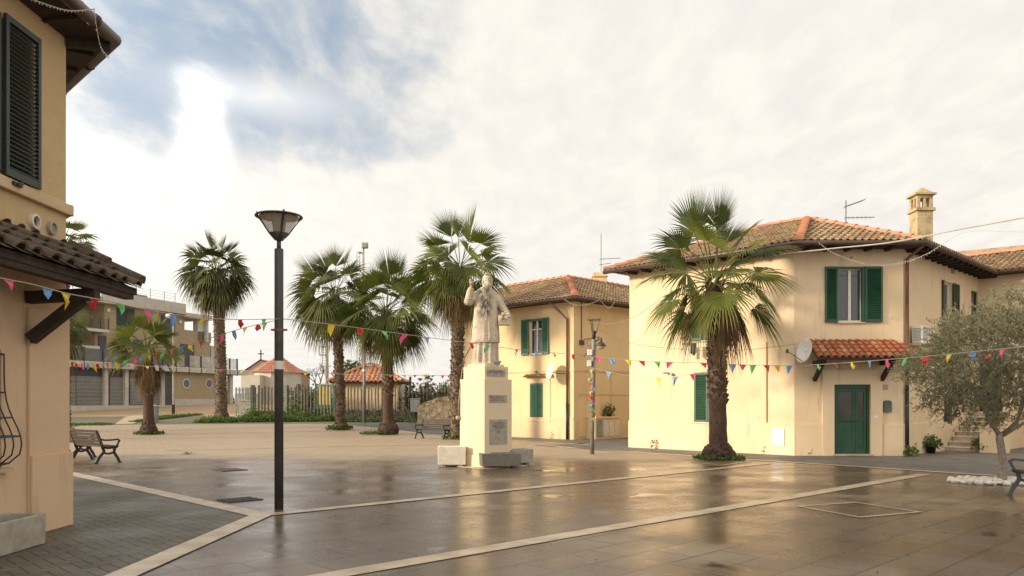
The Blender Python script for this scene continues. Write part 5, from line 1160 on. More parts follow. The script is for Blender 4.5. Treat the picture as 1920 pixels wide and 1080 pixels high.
# leaf litter lump
t = MB(); q = G(350, 853)
for k in range(16):
    a = random.uniform(-.5, .5)+(math.pi if k % 3 == 0 else 0); L = random.uniform(.12, .36); d = Vector((math.cos(a), math.sin(a), 0)); s_ = Vector((-d.y, d.x, 0))*.018; p0 = q+Vector((random.uniform(-.1, .1), random.uniform(-.05, .05), .02)); h_ = random.uniform(.01, .09)
    t.quad([p0-s_, p0+s_, p0+d*L*.5+s_+UP*h_, p0+d*L*.5-s_+UP*h_], random.random(), .3); t.quad([p0+d*L*.5-s_+UP*h_, p0+d*L*.5+s_+UP*h_, p0+d*L+UP*h_*.3, p0+d*L+UP*h_*.3-s_*.3], random.random(), .8)
tag(t.build('dead_leaf', M['palm_dead'], None, True), 'curled brown palm leaf scrap lying on the bare paving', 'leaf')
# litter bin behind the small palm
t = MB(); q = G(289, 792); t.lathe([(.26, 0), (.27, .95), (.30, .96), (.30, 1.02), (.1, 1.12)], q, 12); tag(t.build('litter_bin', M['grey_metal'], None), 'dark grey litter bin behind the small left palm', 'bin')
# white stones round the olive
q0 = G(1876, 906); grp = 'white stones round the olive tree'; k = 0; proto = None
M['stone_white'] = mk('white_pebble', (.72, .66, .56), (.58, .52, .43), 8, .8, .3, 30)
pos = []
for _ in range(900):
    a = random.uniform(0, 6.28); rr0 = random.uniform(.15, .88); p = Vector((q0.x-.05+rr0*math.cos(a), q0.y+.05+rr0*.72*math.sin(a), 0)); r_ = random.uniform(.055, .095)
    if all((p-o_[0]).length > (r_+o_[1])*.82 for o_ in pos): pos.append((p, r_))
for p, r_ in pos[:95]:
    bmx = bmesh.new(); bmesh.ops.create_icosphere(bmx, subdivisions=2, radius=r_)
    sd = Vector((random.random()*50, random.random()*50, 0)); sx, sy, sz = random.uniform(.9, 1.3), random.uniform(.75, 1), random.uniform(.5, .75)
    for v in bmx.verts: f_ = 1+.35*mnoise.noise(v.co*12+sd); v.co = Vector((v.co.x*sx*f_, v.co.y*sy*f_, v.co.z*sz*f_))
    me = bpy.data.meshes.new('white_stone'); bmx.to_mesh(me); bmx.free(); me.materials.append(M['stone_white']); ob = bpy.data.objects.new('white_stone', me); COL.objects.link(ob)
    ob.location = (p.x, p.y, .008+r_*.5); ob.rotation_euler = (0, 0, random.random()*6.28); tag(ob, 'white stone in the bed round the olive trunk', 'stone', grp)

# ================================================================ BENCHES
def make_bench(label, loc, rz, Wd=1.55, iron=None, nb=5):
    iron = iron or M['iron']; o = thing('park_bench', label, 'bench', loc, rz, 'park benches')
    def flat(path, x, w=.05, th=.035):
        t = MB()
        for k_, (a, b) in enumerate(zip(path[:-1], path[1:])): t.bar((x, a[0], a[1]), (x, b[0], b[1]), th*(1-.05*(k_ % 3)-.1*(w < .05)), w, up=Vector((0, -(b[1]-a[1]), b[0]-a[0])))
        for a in path: t.tube([(x-th*.41, a[0], a[1]), (x+th*.41, a[0], a[1])], w*.49, 8)
        return t
    for sx in (-1, 1):      # local: sitter looks along +Y
        x = sx*(Wd/2-.06); t = MB()
        for path, w in (([(-.30, .0), (-.22, .16), (-.10, .30), (-.14, .42), (-.20, .60), (-.29, .84)], .068), ([(.30, .0), (.25, .12), (.15, .28), (.18, .40), (.24, .43)], .066), ([(-.12, .27), (.0, .24), (.15, .27)], .05), ([(-.16, .41), (0, .385), (.18, .40)], .045),
                        ([(-.20, .63), (-.08, .60), (.1, .60), (.24, .615), (.30, .58), (.27, .53), (.22, .42)], .042)):
            b = flat(path, x, w); t.mesh(b.v, b.f)
        for y in (-.32, .31): t.box(x-.03, x+.03, y-.05, y+.05, 0, .018)
        t.build('leg_frame', iron, o, False, True)
    for i in range(5):
        y = -.12+i*.085; z = .425-.012*math.sin(i/4*math.pi)*1.2; t = MB(); t.box(-Wd/2, Wd/2, y-.032, y+.032, z, z+.028, random.random()); t.build('seat_slat', M['wood_bench'], o, False, True, .004)
    for i in range(nb):
        z = .50+i*.085; y = -.145-.155*(z-.42)/.42; t = MB(); t.obox((0, y, z), Vector((Wd/2, 0, 0)), Vector((0, -.012, .033)), Vector((0, .013, .004)), random.random()); t.build('back_slat', M['wood_bench'], o, False, True, .004)
    return o
a = G(196, 869.5); b = G(150, 860.5)
bl_ = make_bench('slatted bench on black iron legs beside the left house, back turned', (a.x-.60, a.y+.62, .012), math.atan2(-E2.x, E2.y)+.12, 1.75)
dup(bl_, (a.x-2.25, a.y+2.50, .012), bl_.rotation_euler.z, 'slatted bench mostly hidden behind the left house corner')
q = G(812, 823); dup(bl_, (q.x, q.y, .012), R(180-33), 'slatted bench facing the square left of the statue', scale=.97)
bb = make_bench('grey iron bench end at the right edge, beside the olive stones', (8.62, 12.75, .012), R(72), 1.5, M['iron_grey'])
# ================================================================ PALMS
M['root'] = mk('root_mass', (.10, .062, .038), (.045, .028, .018), 14, .95, .7, 30, rnd=.4)
def frond(mb, P0, az, el, plen, Rb, g, seg=30, spread=118, droop=.5, rnd=None, pet=True, fold=1.0, sag=0.35, petw=.022, petm=None):
    rnd = random.random() if rnd is None else rnd
    d = Vector((math.cos(az)*math.cos(el), math.sin(az)*math.cos(el), math.sin(el))); p = Vector(P0); path = [p.copy()]; K = 6; v = d.copy()
    for i in range(K): v = (v+Vector((0, 0, -g/K*(i+1)/K*1.6))).normalized(); p = p+v*plen/K; path.append(p.copy())
    if pet: (petm or mb).tube(path, [petw*(1-.5*i/K) for i in range(K+1)], 4, False, rnd*.4+.1)
    f = v; s = f.cross(UP)
    if s.length < .05: s = Vector((-math.sin(az), math.cos(az), 0))
    s.normalize(); roll = random.uniform(-.9, .9); u = s.cross(f); s = s*math.cos(roll)+u*math.sin(roll); u = s.cross(f)
    hub = p; da = 2*R(spread)/seg
    for i in range(seg):
        a = -R(spread)+da*(i+.5); aa = abs(a)/R(spread)
        dr = f*math.cos(a)+s*math.sin(a)+u*(.22*fold*aa); dr = (dr-u*0).normalized(); sd = (s*math.cos(a)-f*math.sin(a)); L = Rb*(1-.30*aa**1.6)*random.uniform(.90, 1.06); dp = droop*random.uniform(.6, 1.5)
        st = []
        for q in (0.03, .26, .48, .76, 1.0):
            rr = L*q; w = rr*math.tan(da/2)*1.08 if q <= .49 else L*.48*math.tan(da/2)*(1-(q-.48)/.52)**.9
            z = -dp*L*(max(0, q-.35)**1.7)*1.25-sag*L*q*q*.35; c = hub+dr*rr*(1-.18*dp*max(0, q-.4))+UP*z
            st.append((c-sd*w, c+u*w*.55, c+sd*w, q))
        if random.random() < .06: continue
        for k in range(4):
            A, B = st[k], st[k+1]; mb.quad([A[0], A[1], B[1], B[0]], rnd, A[3]); mb.quad([A[1], A[2], B[2], B[1]], rnd, A[3])
def palm(name, label, base, zc, spanR, nf, seg=28, lean=(0, 0), dead=8, skirt=0, tr=(.2, .24), shave=None, bulge=None, mat=None, droop=.5, bd=1.0, pl=1.0, elmin=-62, upright=0, seed=1, boots=46):
    st_ = random.getstate(); random.seed(seed)
    base = Vector(base); o = thing(name, label, 'palm tree', base, 0, 'palm trees on the square'); H = zc-base.z; mat = mat or M['palm_leaf']
    def axis(z): q = z/H; return Vector((base.x+lean[0]*q*q, base.y+lean[1]*q, base.z+z))
    # trunk
    t = MB(); n = 20; K = 46; vs = []
    for i in range(K+1):
        q = (i/K)**1.7; z = H*q; r = tr[1]+(tr[0]-tr[1])*q
        if bulge and z < bulge[1]*1.15: r = max(r, bulge[0]*math.sqrt(max(0, 1-((z-bulge[1]*.35)/(bulge[1]*.85))**2)))
        c = axis(z)
        for k in range(n): a = 2*math.pi*k/n; rr = r*(1+.10*mnoise.noise(Vector((math.cos(a)*1.5, math.sin(a)*1.5, z*(3 if not bulge or z > bulge[1] else 7)))+Vector((seed*7, 0, 0)))*(2.6 if bulge and z < bulge[1] else 1)); vs.append(c+Vector((rr*math.cos(a), rr*math.sin(a), -.02 if i == 0 else 0)))
    t.mesh(vs, [(i*n+k, i*n+(k+1) % n, (i+1)*n+(k+1) % n, (i+1)*n+k) for i in range(K) for k in range(n)], .5)
    z0 = shave if shave else .05; nb = int((H-z0)*boots)
    tk = t.build('trunk', M['bark_shaved'] if shave else M['bark_palm'], o, True)
    if bulge:
        t = MB()
        for i in range(int(90*bulge[0]/.5)):
            a = random.uniform(0, 6.283); z = random.uniform(.02, bulge[1]*1.05); rb_ = max(tr[1], bulge[0]*math.sqrt(max(0, 1-((z-bulge[1]*.35)/(bulge[1]*.85))**2))); t.ball(axis(z)+Vector((math.cos(a), math.sin(a), 0))*rb_*.93, random.uniform(.05, .10), random.uniform(.05, .1), random.uniform(.03, .09), 6, 4, random.random())
        t.build('root_bulb', M['root'], tk)
    t = MB()
    for i in range(nb):
        z = z0+(H-z0)*i/nb; a = i*2.39996; q = z/H; r = tr[1]+(tr[0]-tr[1])*q; c = axis(z); rd = Vector((math.cos(a), math.sin(a), 0)); td = Vector((-rd.y, rd.x, 0)); w = .072*random.uniform(.8, 1.3)*(r/.2); ou = random.uniform(.05, .12); hh = random.uniform(.10, .19)
        p = c+rd*r*.94; P = [p-td*w, p+td*w, p+rd*ou+UP*hh+td*w*.55, p+rd*ou+UP*hh-td*w*.55, p-rd*.02+UP*(hh+.02)]
        t.mesh(P, [(0, 1, 2, 3), (3, 2, 4), (0, 3, 4), (1, 4, 2)], random.random())
    t.build('leaf_bases', M['bark_palm'], tk)
    crown = MB(); top = axis(H)
    for i in range(nf):
        q = i/nf; az = i*2.39996+random.uniform(-.3, .3); el = math.asin(.985+(math.sin(R(elmin))-.985)*q**(.95+upright*.62))+random.uniform(-.15, .15)
        plen = spanR*.52*pl*random.uniform(.85, 1.12)*(1 if q > .12 or not upright else 1.12); Rb = spanR*.56*bd*random.uniform(.85, 1.1)
        frond(crown, top+Vector((0, 0, (1-q)*.28-.1))+Vector((math.cos(az), math.sin(az), 0))*.08, az, el, plen, Rb, .22+.5*q, seg, random.uniform(95, 125) if q > .1 else 62, droop*(.25+q*.9) if q > .1 else .06, rnd=random.random(), sag=.35 if q > .15 else .0)
    crown.build('crown', mat, o)
    if dead or skirt:
        dd = MB()
        for i in range(dead):
            az = i*2.39996+random.random(); z = H-.05-random.random()*.35
            frond(dd, axis(z)+Vector((math.cos(az), math.sin(az), 0))*tr[0], az, R(random.uniform(-35, 5)), spanR*.32*random.uniform(.8, 1.25), spanR*.50*random.uniform(.8, 1.15), 3.2, 18, 32, .5, fold=2.5, sag=.9)
        for i in range(skirt):
            az = i*2.39996+random.random(); z = H-.2-random.random()*1.1
            frond(dd, axis(z)+Vector((math.cos(az), math.sin(az), 0))*tr[0], az, R(random.uniform(-72, -50)), spanR*.16, spanR*.36*random.uniform(.8, 1.2), 1.5, 12, 34, .7, fold=2.0, sag=.9)
        dd.build('dead_fronds', M['palm_dead'], o)
    random.setstate(st_); return o
p1 = G(1350, 863)
palm('palm_tree', 'nearest palm with shaved brown lower trunk, before the corner house', (p1.x, p1.y+.2, 0), 4.95, 2.25, 30, 42, (-.12, 0), 9, 0, (.215, .25), shave=1.55, bulge=(.42, .40), droop=.42, bd=.98, pl=1.05, elmin=-38, upright=.75, seed=4, boots=44)
ring_grass((p1.x, p1.y+.1, .012), .72, .6, 700, .09, .10)
p2 = G(856, 824); palm('palm_tree', 'tall palm standing directly behind the statue', p2, 7.45, 2.45, 36, 34, (.15, 0), 16, 8, (.235, .26), droop=.5, seed=7, bd=1.05); ring_grass(p2+UP*.01, .6, .45, 300, .12, .15)
p3 = G(728, 815); palm('palm_tree', 'palm with thick dark root bulb, right of the clustered pair', p3, 6.1, 2.6, 38, 32, (-.1, 0), 18, 10, (.24, .265), shave=1.9, bulge=(.50, .62), droop=.5, upright=.5, seed=9, bd=1.05); ring_grass(p3+Vector((-.5, -.3, .01)), .9, .4, 350, .12, .14)
p4 = G(638, 806); palm('palm_tree', 'leafy palm with slim rough trunk, left of the clustered pair', p4, 7.5, 2.65, 44, 30, (-.3, 0), 10, 16, (.21, .24), mat=M['palm_leaf_far'], droop=.7, seed=13, bulge=(.35, .5), bd=1.05); ring_grass(p4+UP*.01, .75, .5, 350, .14, .22)
p5 = G(415, 787.5); palm('palm_tree', 'tallest palm with drooping dense crown, left of the lamp post', p5, 10.2, 2.55, 66, 24, (-.35, 0), 14, 44, (.32, .34), mat=M['palm_leaf_far'], droop=.9, elmin=-85, seed=17, bulge=(.48, .5), boots=40)
p6 = G(279, 815); palm('palm_tree', 'short palm with shaggy brown skirt, before the modern block', p6, 4.25, 1.95, 26, 28, (-.1, 0), 6, 46, (.20, .27), shave=1.9, droop=.35, elmin=0, seed=23, bulge=(.38, .6)); ring_grass(p6+UP*.01, .75, .45, 420, .12, .16)
palm('palm_tree', 'tall palm crown peeping out high behind the left house', (at(118, 0, 34).x, 34, 0), 8.4, 1.55, 30, 24, (0, 0), 6, 8, (.2, .26), mat=M['palm_leaf_far'], droop=.7, seed=29)
palm('palm_tree', 'lower palm mostly hidden behind the left house corner', (at(104, 0, 41).x, 41, zt(41)), 5.6, 1.9, 36, 22, (0, 0), 8, 16, (.2, .26), mat=M['palm_leaf_far'], droop=.8, elmin=-80, seed=31)

# ================================================================ OLIVE TREE
def olive():
    random.seed(5); b = G(1879, 906); b.z = 0; o = thing('olive_tree', 'grey-green olive tree with forked trunk in a ring of white stones', 'olive tree', b)
    tr = MB(); fork = b+Vector((-.05, 0, .95)); tr.tube([b-UP*.05, b+UP*.06, b+Vector((.02, 0, .45)), fork-UP*.08, fork+UP*.05], [.135, .088, .072, .070, .062], 12)
    limbs = [([(0, 0, 0), (-.22, -.05, .28), (-.42, -.1, .75), (-.85, -.2, 1.15), (-1.35, -.2, 1.3)], .065), ([(0, 0, 0), (-.12, .1, .3), (-.35, .25, .85), (-.5, .4, 1.4), (-.6, .5, 1.8)], .055), ([(0, 0, 0), (.3, -.05, .2), (.42, -.05, .7), (.5, -.1, 1.3), (.4, -.1, 1.9)], .06), ([(.0, 0, -.05), (.35, .1, .12), (.8, .2, .35), (1.2, .3, .9), (1.5, .3, 1.4)], .05), ([(.05, 0, 0), (.15, -.3, .3), (.1, -.7, .8), (.1, -1.1, 1.2)], .045)]
    tips = []
    for pts, r in limbs:
        P = [fork+Vector(p) for p in pts]; tr.tube(P, [r*.75*(1-.17*i) for i in range(len(P))], 8); tips += P[2:]+[(P[i]+P[i+1])/2 for i in range(2, len(P)-1)]
    C = b+Vector((.15, 0, 2.42)); twl = MB(); lv = MB()
    def inside(p):
        d = p-C; d = Vector((d.x/2.0, d.y/1.8, d.z/(1.2 if d.z > 0 else 1.15)))
        return d.length < 1+.16*mnoise.noise(p*1.3)*2.2
    n = 0; tries = 0; cand = []
    while n < 850 and tries < 60000:
        tries += 1
        p = C+Vector((random.uniform(-2.3, 2.3), random.uniform(-2.1, 2.1), random.uniform(-1.3, 1.5)))
        if not inside(p): continue
        d = Vector(((p.x-C.x)/2.15, (p.y-C.y)/1.9, (p.z-C.z)/1.25))
        if d.length < .45 and random.random() < .75: continue
        if p.z > 2.28+(p.x-b.x+2.0)*.85: continue
        # gap under the right side where limbs show
        if p.z < b.z+1.75 and p.x > b.x-.35 and random.random() < .8: continue
        if mnoise.noise(p*1.9) < -.34: continue
        n += 1; cand.append((p, d))
    cand.sort(key=lambda q: min((q[0]-t_).length for t_ in tips))
    for p, d in cand:
        root = min(tips, key=lambda q: (q-p).length); tips.append(p); mid = root.lerp(p, .5)+Vector((random.gauss(0, .02), random.gauss(0, .02), .03)); rr_t = .012 if len(tips) < 60 else .005; twl.tube([root, mid, p], [rr_t, rr_t*.8, rr_t*.6], 4, False)
        for s in range(3):
            dr = (Vector((random.gauss(0, 1), random.gauss(0, 1), random.gauss(.15, .8))).normalized()*.75+d.normalized()*.5).normalized(); L = random.uniform(.22, .46); e = p+dr*L-UP*L*.18; m = (p+e)/2+UP*.03; twl.tube([p, m, e], [.003, .0025, .002], 3, False, .3); rv = random.random()*.7
            for k in range(22):
                q = (k+1)/22; c = p.lerp(m, q*2) if q < .5 else m.lerp(e, q*2-1); ld = (dr*.6+Vector((random.gauss(0, .8), random.gauss(0, .8), random.gauss(0, .8)))).normalized(); sd = ld.cross(Vector((random.gauss(0, 1), random.gauss(0, 1), random.gauss(0, 1)))).normalized(); l = random.uniform(.045, .075)
                lv.quad([c, c+ld*l*.5+sd*l*.17, c+ld*l, c+ld*l*.5-sd*l*.17], min(1, rv+random.random()*.3), random.random()*random.random())
    tk = tr.build('trunk', M['bark_olive'], o, True); twl.build('twigs', M['bark_olive'], tk); lv.build('crown', M['olive_leaf'], o); return o
olive()

# ================================================================ BACKGROUND TREES AND BUSHES
def bush(name, label, c, rx, ry, h, n, sz, mat='bush', cat='bush', trunk=.0):
    o = thing(name, label, cat, c, 0, 'shrubs and trees beyond the fence'); g = MB(); c = Vector(c)
    for _ in range(n):
        v = Vector((random.gauss(0, 1), random.gauss(0, 1), random.gauss(0, 1))).normalized()*random.random()**.35; v = v*(1+.5*mnoise.noise(v*2+c)); p = c+Vector((v.x*rx, v.y*ry, trunk+h/2+v.z*h/2))
        d = Vector((random.gauss(0, 1), random.gauss(0, 1), random.gauss(.3, 1))).normalized(); s = d.cross(Vector((random.gauss(0, 1), random.gauss(0, 1), .3))).normalized(); L = sz*random.uniform(.6, 1.4); g.quad([p, p+d*L*.5+s*L*.28, p+d*L, p+d*L*.5-s*L*.28], random.random(), random.random()*.8)
    g.build('foliage', M[mat], o); t = MB(); t.tube([c-UP*.1, c+UP*(trunk+h*.55)], [.08+rx*.03, .04], 6); t.build('trunk', M['bark_olive'], o); return o
def bare_tree(name, label, c, h, spread, n=5, cat='tree', seed=3):
    random.seed(seed); o = thing(name, label, cat, c); t = MB()
    def br(p, d, L, r, lev):
        e = p+d*L; m = (p+e)/2+Vector((random.gauss(0, .04), random.gauss(0, .04), 0))*L; t.tube([p, m, e], [r, r*.8, r*.62], 5 if lev < 2 else 3, False, .5)
        if lev >= n: return
        for _ in range(3 if lev < 4 else 2): nd = (d+Vector((random.gauss(0, spread), random.gauss(0, spread), random.gauss(.05, spread*.6)))).normalized(); br(e, nd, L*random.uniform(.62, .82), r*.6, lev+1)
    br(Vector(c), UP, h*.28, .16, 0); t.build('branches', M['twig'], o)
bare_tree('bare_tree', 'leafless grey tree behind the fence, right of the church', (at(597, 0, 74).x, 74, zt(74)), 5.3, .62, 5)
random.seed(8)
bush('tree', 'small green tree rising left of the hut roof', (at(657, 0, 66).x, 66, zt(66)), 1.5, 1.3, 1.9, 900, .26, 'bush', 'tree', 2.2)
bush('bush', 'dark green bush right of the hut behind the fence', (at(762, 0, 57).x, 57, zt(57)), 1.2, 1, 2.5, 900, .2)
bush('bush', 'tangled dry bush between the pickets and the ruined wall', (at(800, 0, 54), 54)[0].xy.to_3d()+UP*zt(54) if 0 else (at(800, 0, 54).x, 54, zt(54)), 1.8, .9, 1.9, 2200, .15, 'ivy')
bush('bush', 'tall dark shrub behind the ruined wall, left of the tall palm', (at(842, 0, 52).x, 52, zt(52)), 1.0, .9, 2.7, 1600, .16, 'bush')
bush('bush', 'dry brown thicket behind the statue palm', (at(880, 0, 52).x, 52, zt(52)), 1.5, .9, 2.2, 1500, .16, 'ivy')
bush('bush', 'low green bush seen through the pickets left of the play house', (at(572, 0, 60).x, 60, zt(60)), 1.8, 1, 2.0, 1300, .2, 'bush')
palm('palm_tree', 'tiny distant palm top above the dry thicket', (at(800, 0, 95).x, 95, 1.4), 3.9, 1.2, 18, 12, (0, 0), 0, 0, (.2, .2), mat=M['palm_leaf_far'], seed=41)
# far tree line that closes the view
g = MB()
random.seed(77)
def farclump(x, y, rx, h, n):
    for _ in range(n):
        v = Vector((random.gauss(0, .5), random.gauss(0, .5), random.random())); p = Vector((x+v.x*rx, y+v.y*rx*.6, 1.2+h*v.z*(1-.4*min(1, abs(v.x))))); d = Vector((random.gauss(0, 1), random.gauss(0, 1), random.gauss(0, 1))).normalized(); s = d.cross(UP).normalized(); L = random.uniform(.4, .9); g.quad([p, p+d*L*.5+s*L*.4, p+d*L, p+d*L*.5-s*L*.4], random.random(), random.random()*.5)
for i in range(150):
    x = -130+i*1.9+random.uniform(-1, 1); y = 118+random.uniform(-8, 8); farclump(x, y, 2.6, random.uniform(1.3, 3.0), 110)
tag(g.build('trees', M['bush']), kind='stuff')

# ================================================================ STATUE ON ITS PEDESTAL
pd = thing('pedestal', 'pale yellow stepped pedestal with three inscribed plaques carrying the statue', 'pedestal', (PC.x, PC.y, .008))
t = MB()
def sq(mb, c, a, z0, z1): mb.obox(Vector((c.x, c.y, (z0+z1)/2)), E2*a/2, E1*a/2, UP*(z1-z0)/2)
t2 = MB(); sq(t2, PC, .985, .008, .30); t2.build('base', M['pedestal'], pd, bevel=.015)
t2 = MB(); sq(t2, PC, .93, .30, 2.185); t2.build('shaft', M['pedestal'], pd, bevel=.01)
t2 = MB(); sq(t2, PC, .80, 2.185, 2.50); t2.build('cap', M['pedestal'], pd, bevel=.01)
t2 = MB(); sq(t2, PC, .66, 2.50, 2.56); t2.build('plinth', M['pedestal'], pd, bevel=.01)
t2 = MB(); sq(t2, PC, 1.5, .010, .022); t2.build('foot_slab', M['travertine'], pd)
KP = PC-(E1+E2)*.465; PR = Wall(KP, KP+E2*.93, (1, -1, 0)); KP2 = PC-(E1+E2)*.40; PR2 = Wall(KP2, KP2+E2*.8, (1, -1, 0))
def text(s, w, sc, zc, lines, hts, parent, align='CENTER', h=.03, s_left=None):
    z = zc
    for ln, ht in zip(lines, hts):
        cu = bpy.data.curves.new('inscription', 'FONT'); cu.body = ln; cu.size = ht*1.25; cu.align_x = align; cu.extrude = .0006; cu.space_character = 1.02
        ob = bpy.data.objects.new('inscription', cu); COL.objects.link(ob); cu.materials.append(M['ink']); z -= ht*1.28
        p = w.p(s if align == 'CENTER' else s_left, h, z)
        m = Matrix((( w.d.x, 0, w.n.x, p.x), (w.d.y, 0, w.n.y, p.y), (0, 1, 0, p.z), (0, 0, 0, 1)))
        dg = bpy.context.evaluated_depsgraph_get(); me = bpy.data.meshes.new_from_object(ob.evaluated_get(dg)); bpy.data.objects.remove(ob)
        if not me.polygons: continue
        me.materials.clear(); me.materials.append(M['ink']); ob = bpy.data.objects.new('inscription', me); COL.objects.link(ob)
        ob.matrix_world = m; ob.parent = parent; ob.matrix_parent_inverse = world_of(pd).inverted() if parent == pd else (world_of(parent)).inverted()
def plaque(w, x0, x1, y0, y1, lines, hts, align='CENTER'):
    a, b, z0, z1 = px_op(w, x0, x1, y0, y1); t = MB(); w.box(t, a, b, -.01, .014, z0, z1); o = t.build('plaque', M['plaque'], pd, bevel=.003)
    text((a+b)/2, w, 1, z1-.012, lines, hts, o, align, .0155, a+.012)
plaque(PR2, 912.5, 946.5, 693, 706, ['SAN NICOLA DI MYRA', 'PATRONO DEI NAVIGANTI E DEI FANCIULLI'], [.036, .026])
plaque(PR, 916.5, 950, 740.5, 754.5, ['SANCTE NICOLAE', 'tu che vegliasti gli orfani e i poveri', 'proteggi questa piazza e i suoi figli'], [.044, .028, .028], 'LEFT')
plaque(PR, 917.5, 950.5, 786.5, 833, ['', 'SANCTE NICOLAE', 'LA COMUNITA TUTTA IN ONORE', 'POSE A RICORDO DEI PADRI', 'CHE QUESTA TERRA BONIFICARONO', 'CON FEDE E LAVORO', 'AI LORO FIGLI', '', 'ANNO', 'DOMINI', 'I --- II'], [.03, .03, .024, .024, .024, .024, .024, .01, .036, .024, .036])
# small floodlight on the ledge, bent rod, cable
def statue():
    st = thing('statue', 'weathered stone statue of a bearded robed man raising one hand', 'statue', (PC.x, PC.y, 2.56)); st.rotation_euler = (0, 0, R(8))
    m = MB(); K = 64
    def loft(secs):      # z, half-width, half-depth, x offset, y offset, pleat amplitude, pleat count, chamfer
        vs = []
        for z, w, d, ox, oy, pa, pn in secs:
            for k in range(K):
                a = 2*math.pi*k/K; c, s = math.cos(a), math.sin(a); e = 2.35; rr = (abs(c)**e+abs(s)**e)**(-1/e); f_ = 1+pa*(math.cos(pn*a+z*.6+.8*math.sin(2*a))+.35*math.cos(pn*.5*a+1))
                vs.append(Vector((ox+w*rr*c*f_, oy+d*rr*s*f_, z)))
        m.mesh(vs, [(i*K+k, i*K+(k+1) % K, (i+1)*K+(k+1) % K, (i+1)*K+k) for i in range(len(secs)-1) for k in range(K)]+[tuple(range(K))[::-1], tuple((len(secs)-1)*K+k for k in range(K))])
    loft([(0, .33, .235, -.02, 0, .075, 15), (.06, .325, .23, -.02, 0, .075, 15), (.3, .31, .22, -.01, 0, .08, 15), (.62, .30, .215, 0, 0, .07, 15)])
    loft([(.545, .335, .25, .0, 0, .02, 8), (.56, .345, .26, .0, 0, .022, 8), (.8, .335, .25, .0, 0, .024, 8), (1.1, .315, .24, .0, 0, .018, 8), (1.4, .295, .225, 0, 0, .012, 7), (1.62, .285, .205, 0, 0, .008, 6), (1.78, .275, .185, 0, .01, .004, 5), (1.87, .235, .155, 0, .015, 0, 5), (1.93, .15, .12, 0, .01, 0, 5), (1.97, .085, .09, .01, .0, 0, 5), (2.06, .075, .085, .02, -.01, 0, 5)])
    def limb(pts, rs, n=14): m.tube(pts, rs, n)
    # raised right arm (viewer's left): wide sleeve, bent elbow
    limb([(-.20, .02, 1.79), (-.31, .0, 1.68), (-.42, -.05, 1.58), (-.46, -.09, 1.56)], [.10, .105, .105, .10]); m.ball((-.455, -.09, 1.57), .105, .10, .10, 14, 10)
    limb([(-.46, -.09, 1.57), (-.43, -.12, 1.72), (-.405, -.14, 1.85), (-.395, -.15, 1.91)], [.10, .088, .074, .062]); limb([(-.395, -.15, 1.88), (-.39, -.155, 1.96)], [.036, .034])
    for zz in (1.63, 1.69, 1.75, 1.81, 1.86): m.tube([(-.445+.2*(zz-1.6)*.8+.086*math.cos(a), -.115+.086*math.sin(a), zz+.02*math.cos(a)) for a in [k*math.pi/8 for k in range(17)]], .012, 6, False)
    # hand: palm, index and middle raised, ring and little folded, thumb across
    m.ball((-.388, -.16, 2.0), .038, .022, .05, 12, 8)
    for dx, L, cur in ((-.027, .085, .1), (-.009, .095, .05)): limb([(-.388+dx, -.165, 2.03), (-.388+dx*1.2, -.172, 2.03+L*.5), (-.388+dx*1.2, -.175-cur*.05, 2.03+L), (-.388+dx*1.2, -.176-cur*.05, 2.03+L+.012)], [.016, .015, .013, .008], 8)
    for dx, z in ((.010, 2.035), (.028, 2.02)): limb([(-.388+dx, -.165, z), (-.388+dx, -.205, z+.012), (-.388+dx, -.212, z-.025), (-.388+dx, -.19, z-.038)], [.012, .0115, .0105, .008], 8)
    limb([(-.420, -.17, 1.985), (-.430, -.195, 2.005), (-.405, -.215, 2.02), (-.385, -.216, 2.022)], [.014, .0125, .011, .008], 8)
    # left arm down and out to the book
    limb([(.20, .02, 1.78), (.31, .0, 1.64), (.40, -.02, 1.50), (.44, -.04, 1.42)], [.10, .105, .095, .09]); m.ball((.44, -.04, 1.42), .09, .09, .09, 12, 8)
    limb([(.44, -.04, 1.42), (.50, -.08, 1.32), (.545, -.12, 1.22), (.56, -.135, 1.17)], [.09, .085, .078, .066]); limb([(.55, -.13, 1.2), (.562, -.15, 1.13)], [.036, .034])
    for q_ in (0, .2, .4, .6, .8): c = Vector((.40, -.02, 1.5)).lerp(Vector((.55, -.125, 1.2)), q_); m.tube([c+Vector((.092*math.cos(a), .088*math.sin(a), .035*math.cos(a))) for a in [k*math.pi/8 for k in range(17)]], .011, 6, False)
    m.ball((.557, -.17, 1.10), .036, .03, .045, 12, 8)
    for i, dz in enumerate((.0, .0, .0, .0)): x = .528+i*.019; L = (.05, .06, .058, .045)[i]; limb([(x, -.185, 1.115), (x-.012, -.215, 1.10), (x-.02, -.222, 1.10-L*.6), (x-.022, -.215, 1.10-L)], [.0115, .011, .0105, .008], 8)
    limb([(.535, -.15, 1.12), (.505, -.17, 1.12), (.485, -.185, 1.105)], [.014, .012, .009], 8)
    # head
    hx, hy, hz = .035, -.045, 2.145
    m.ball((hx, hy+.01, hz+.01), .098, .118, .142, 22, 16); m.ball((hx, hy-.02, hz-.06), .074, .085, .085, 16, 10)                       # skull, jaw
    m.ball((hx, hy+.045, hz+.035), .106, .116, .122, 22, 16); m.tube([(hx-.075, hy-.07, hz+.10), (hx-.03, hy-.085, hz+.135), (hx+.03, hy-.085, hz+.135), (hx+.075, hy-.07, hz+.10)], .022, 8)                                                                              # hair cap
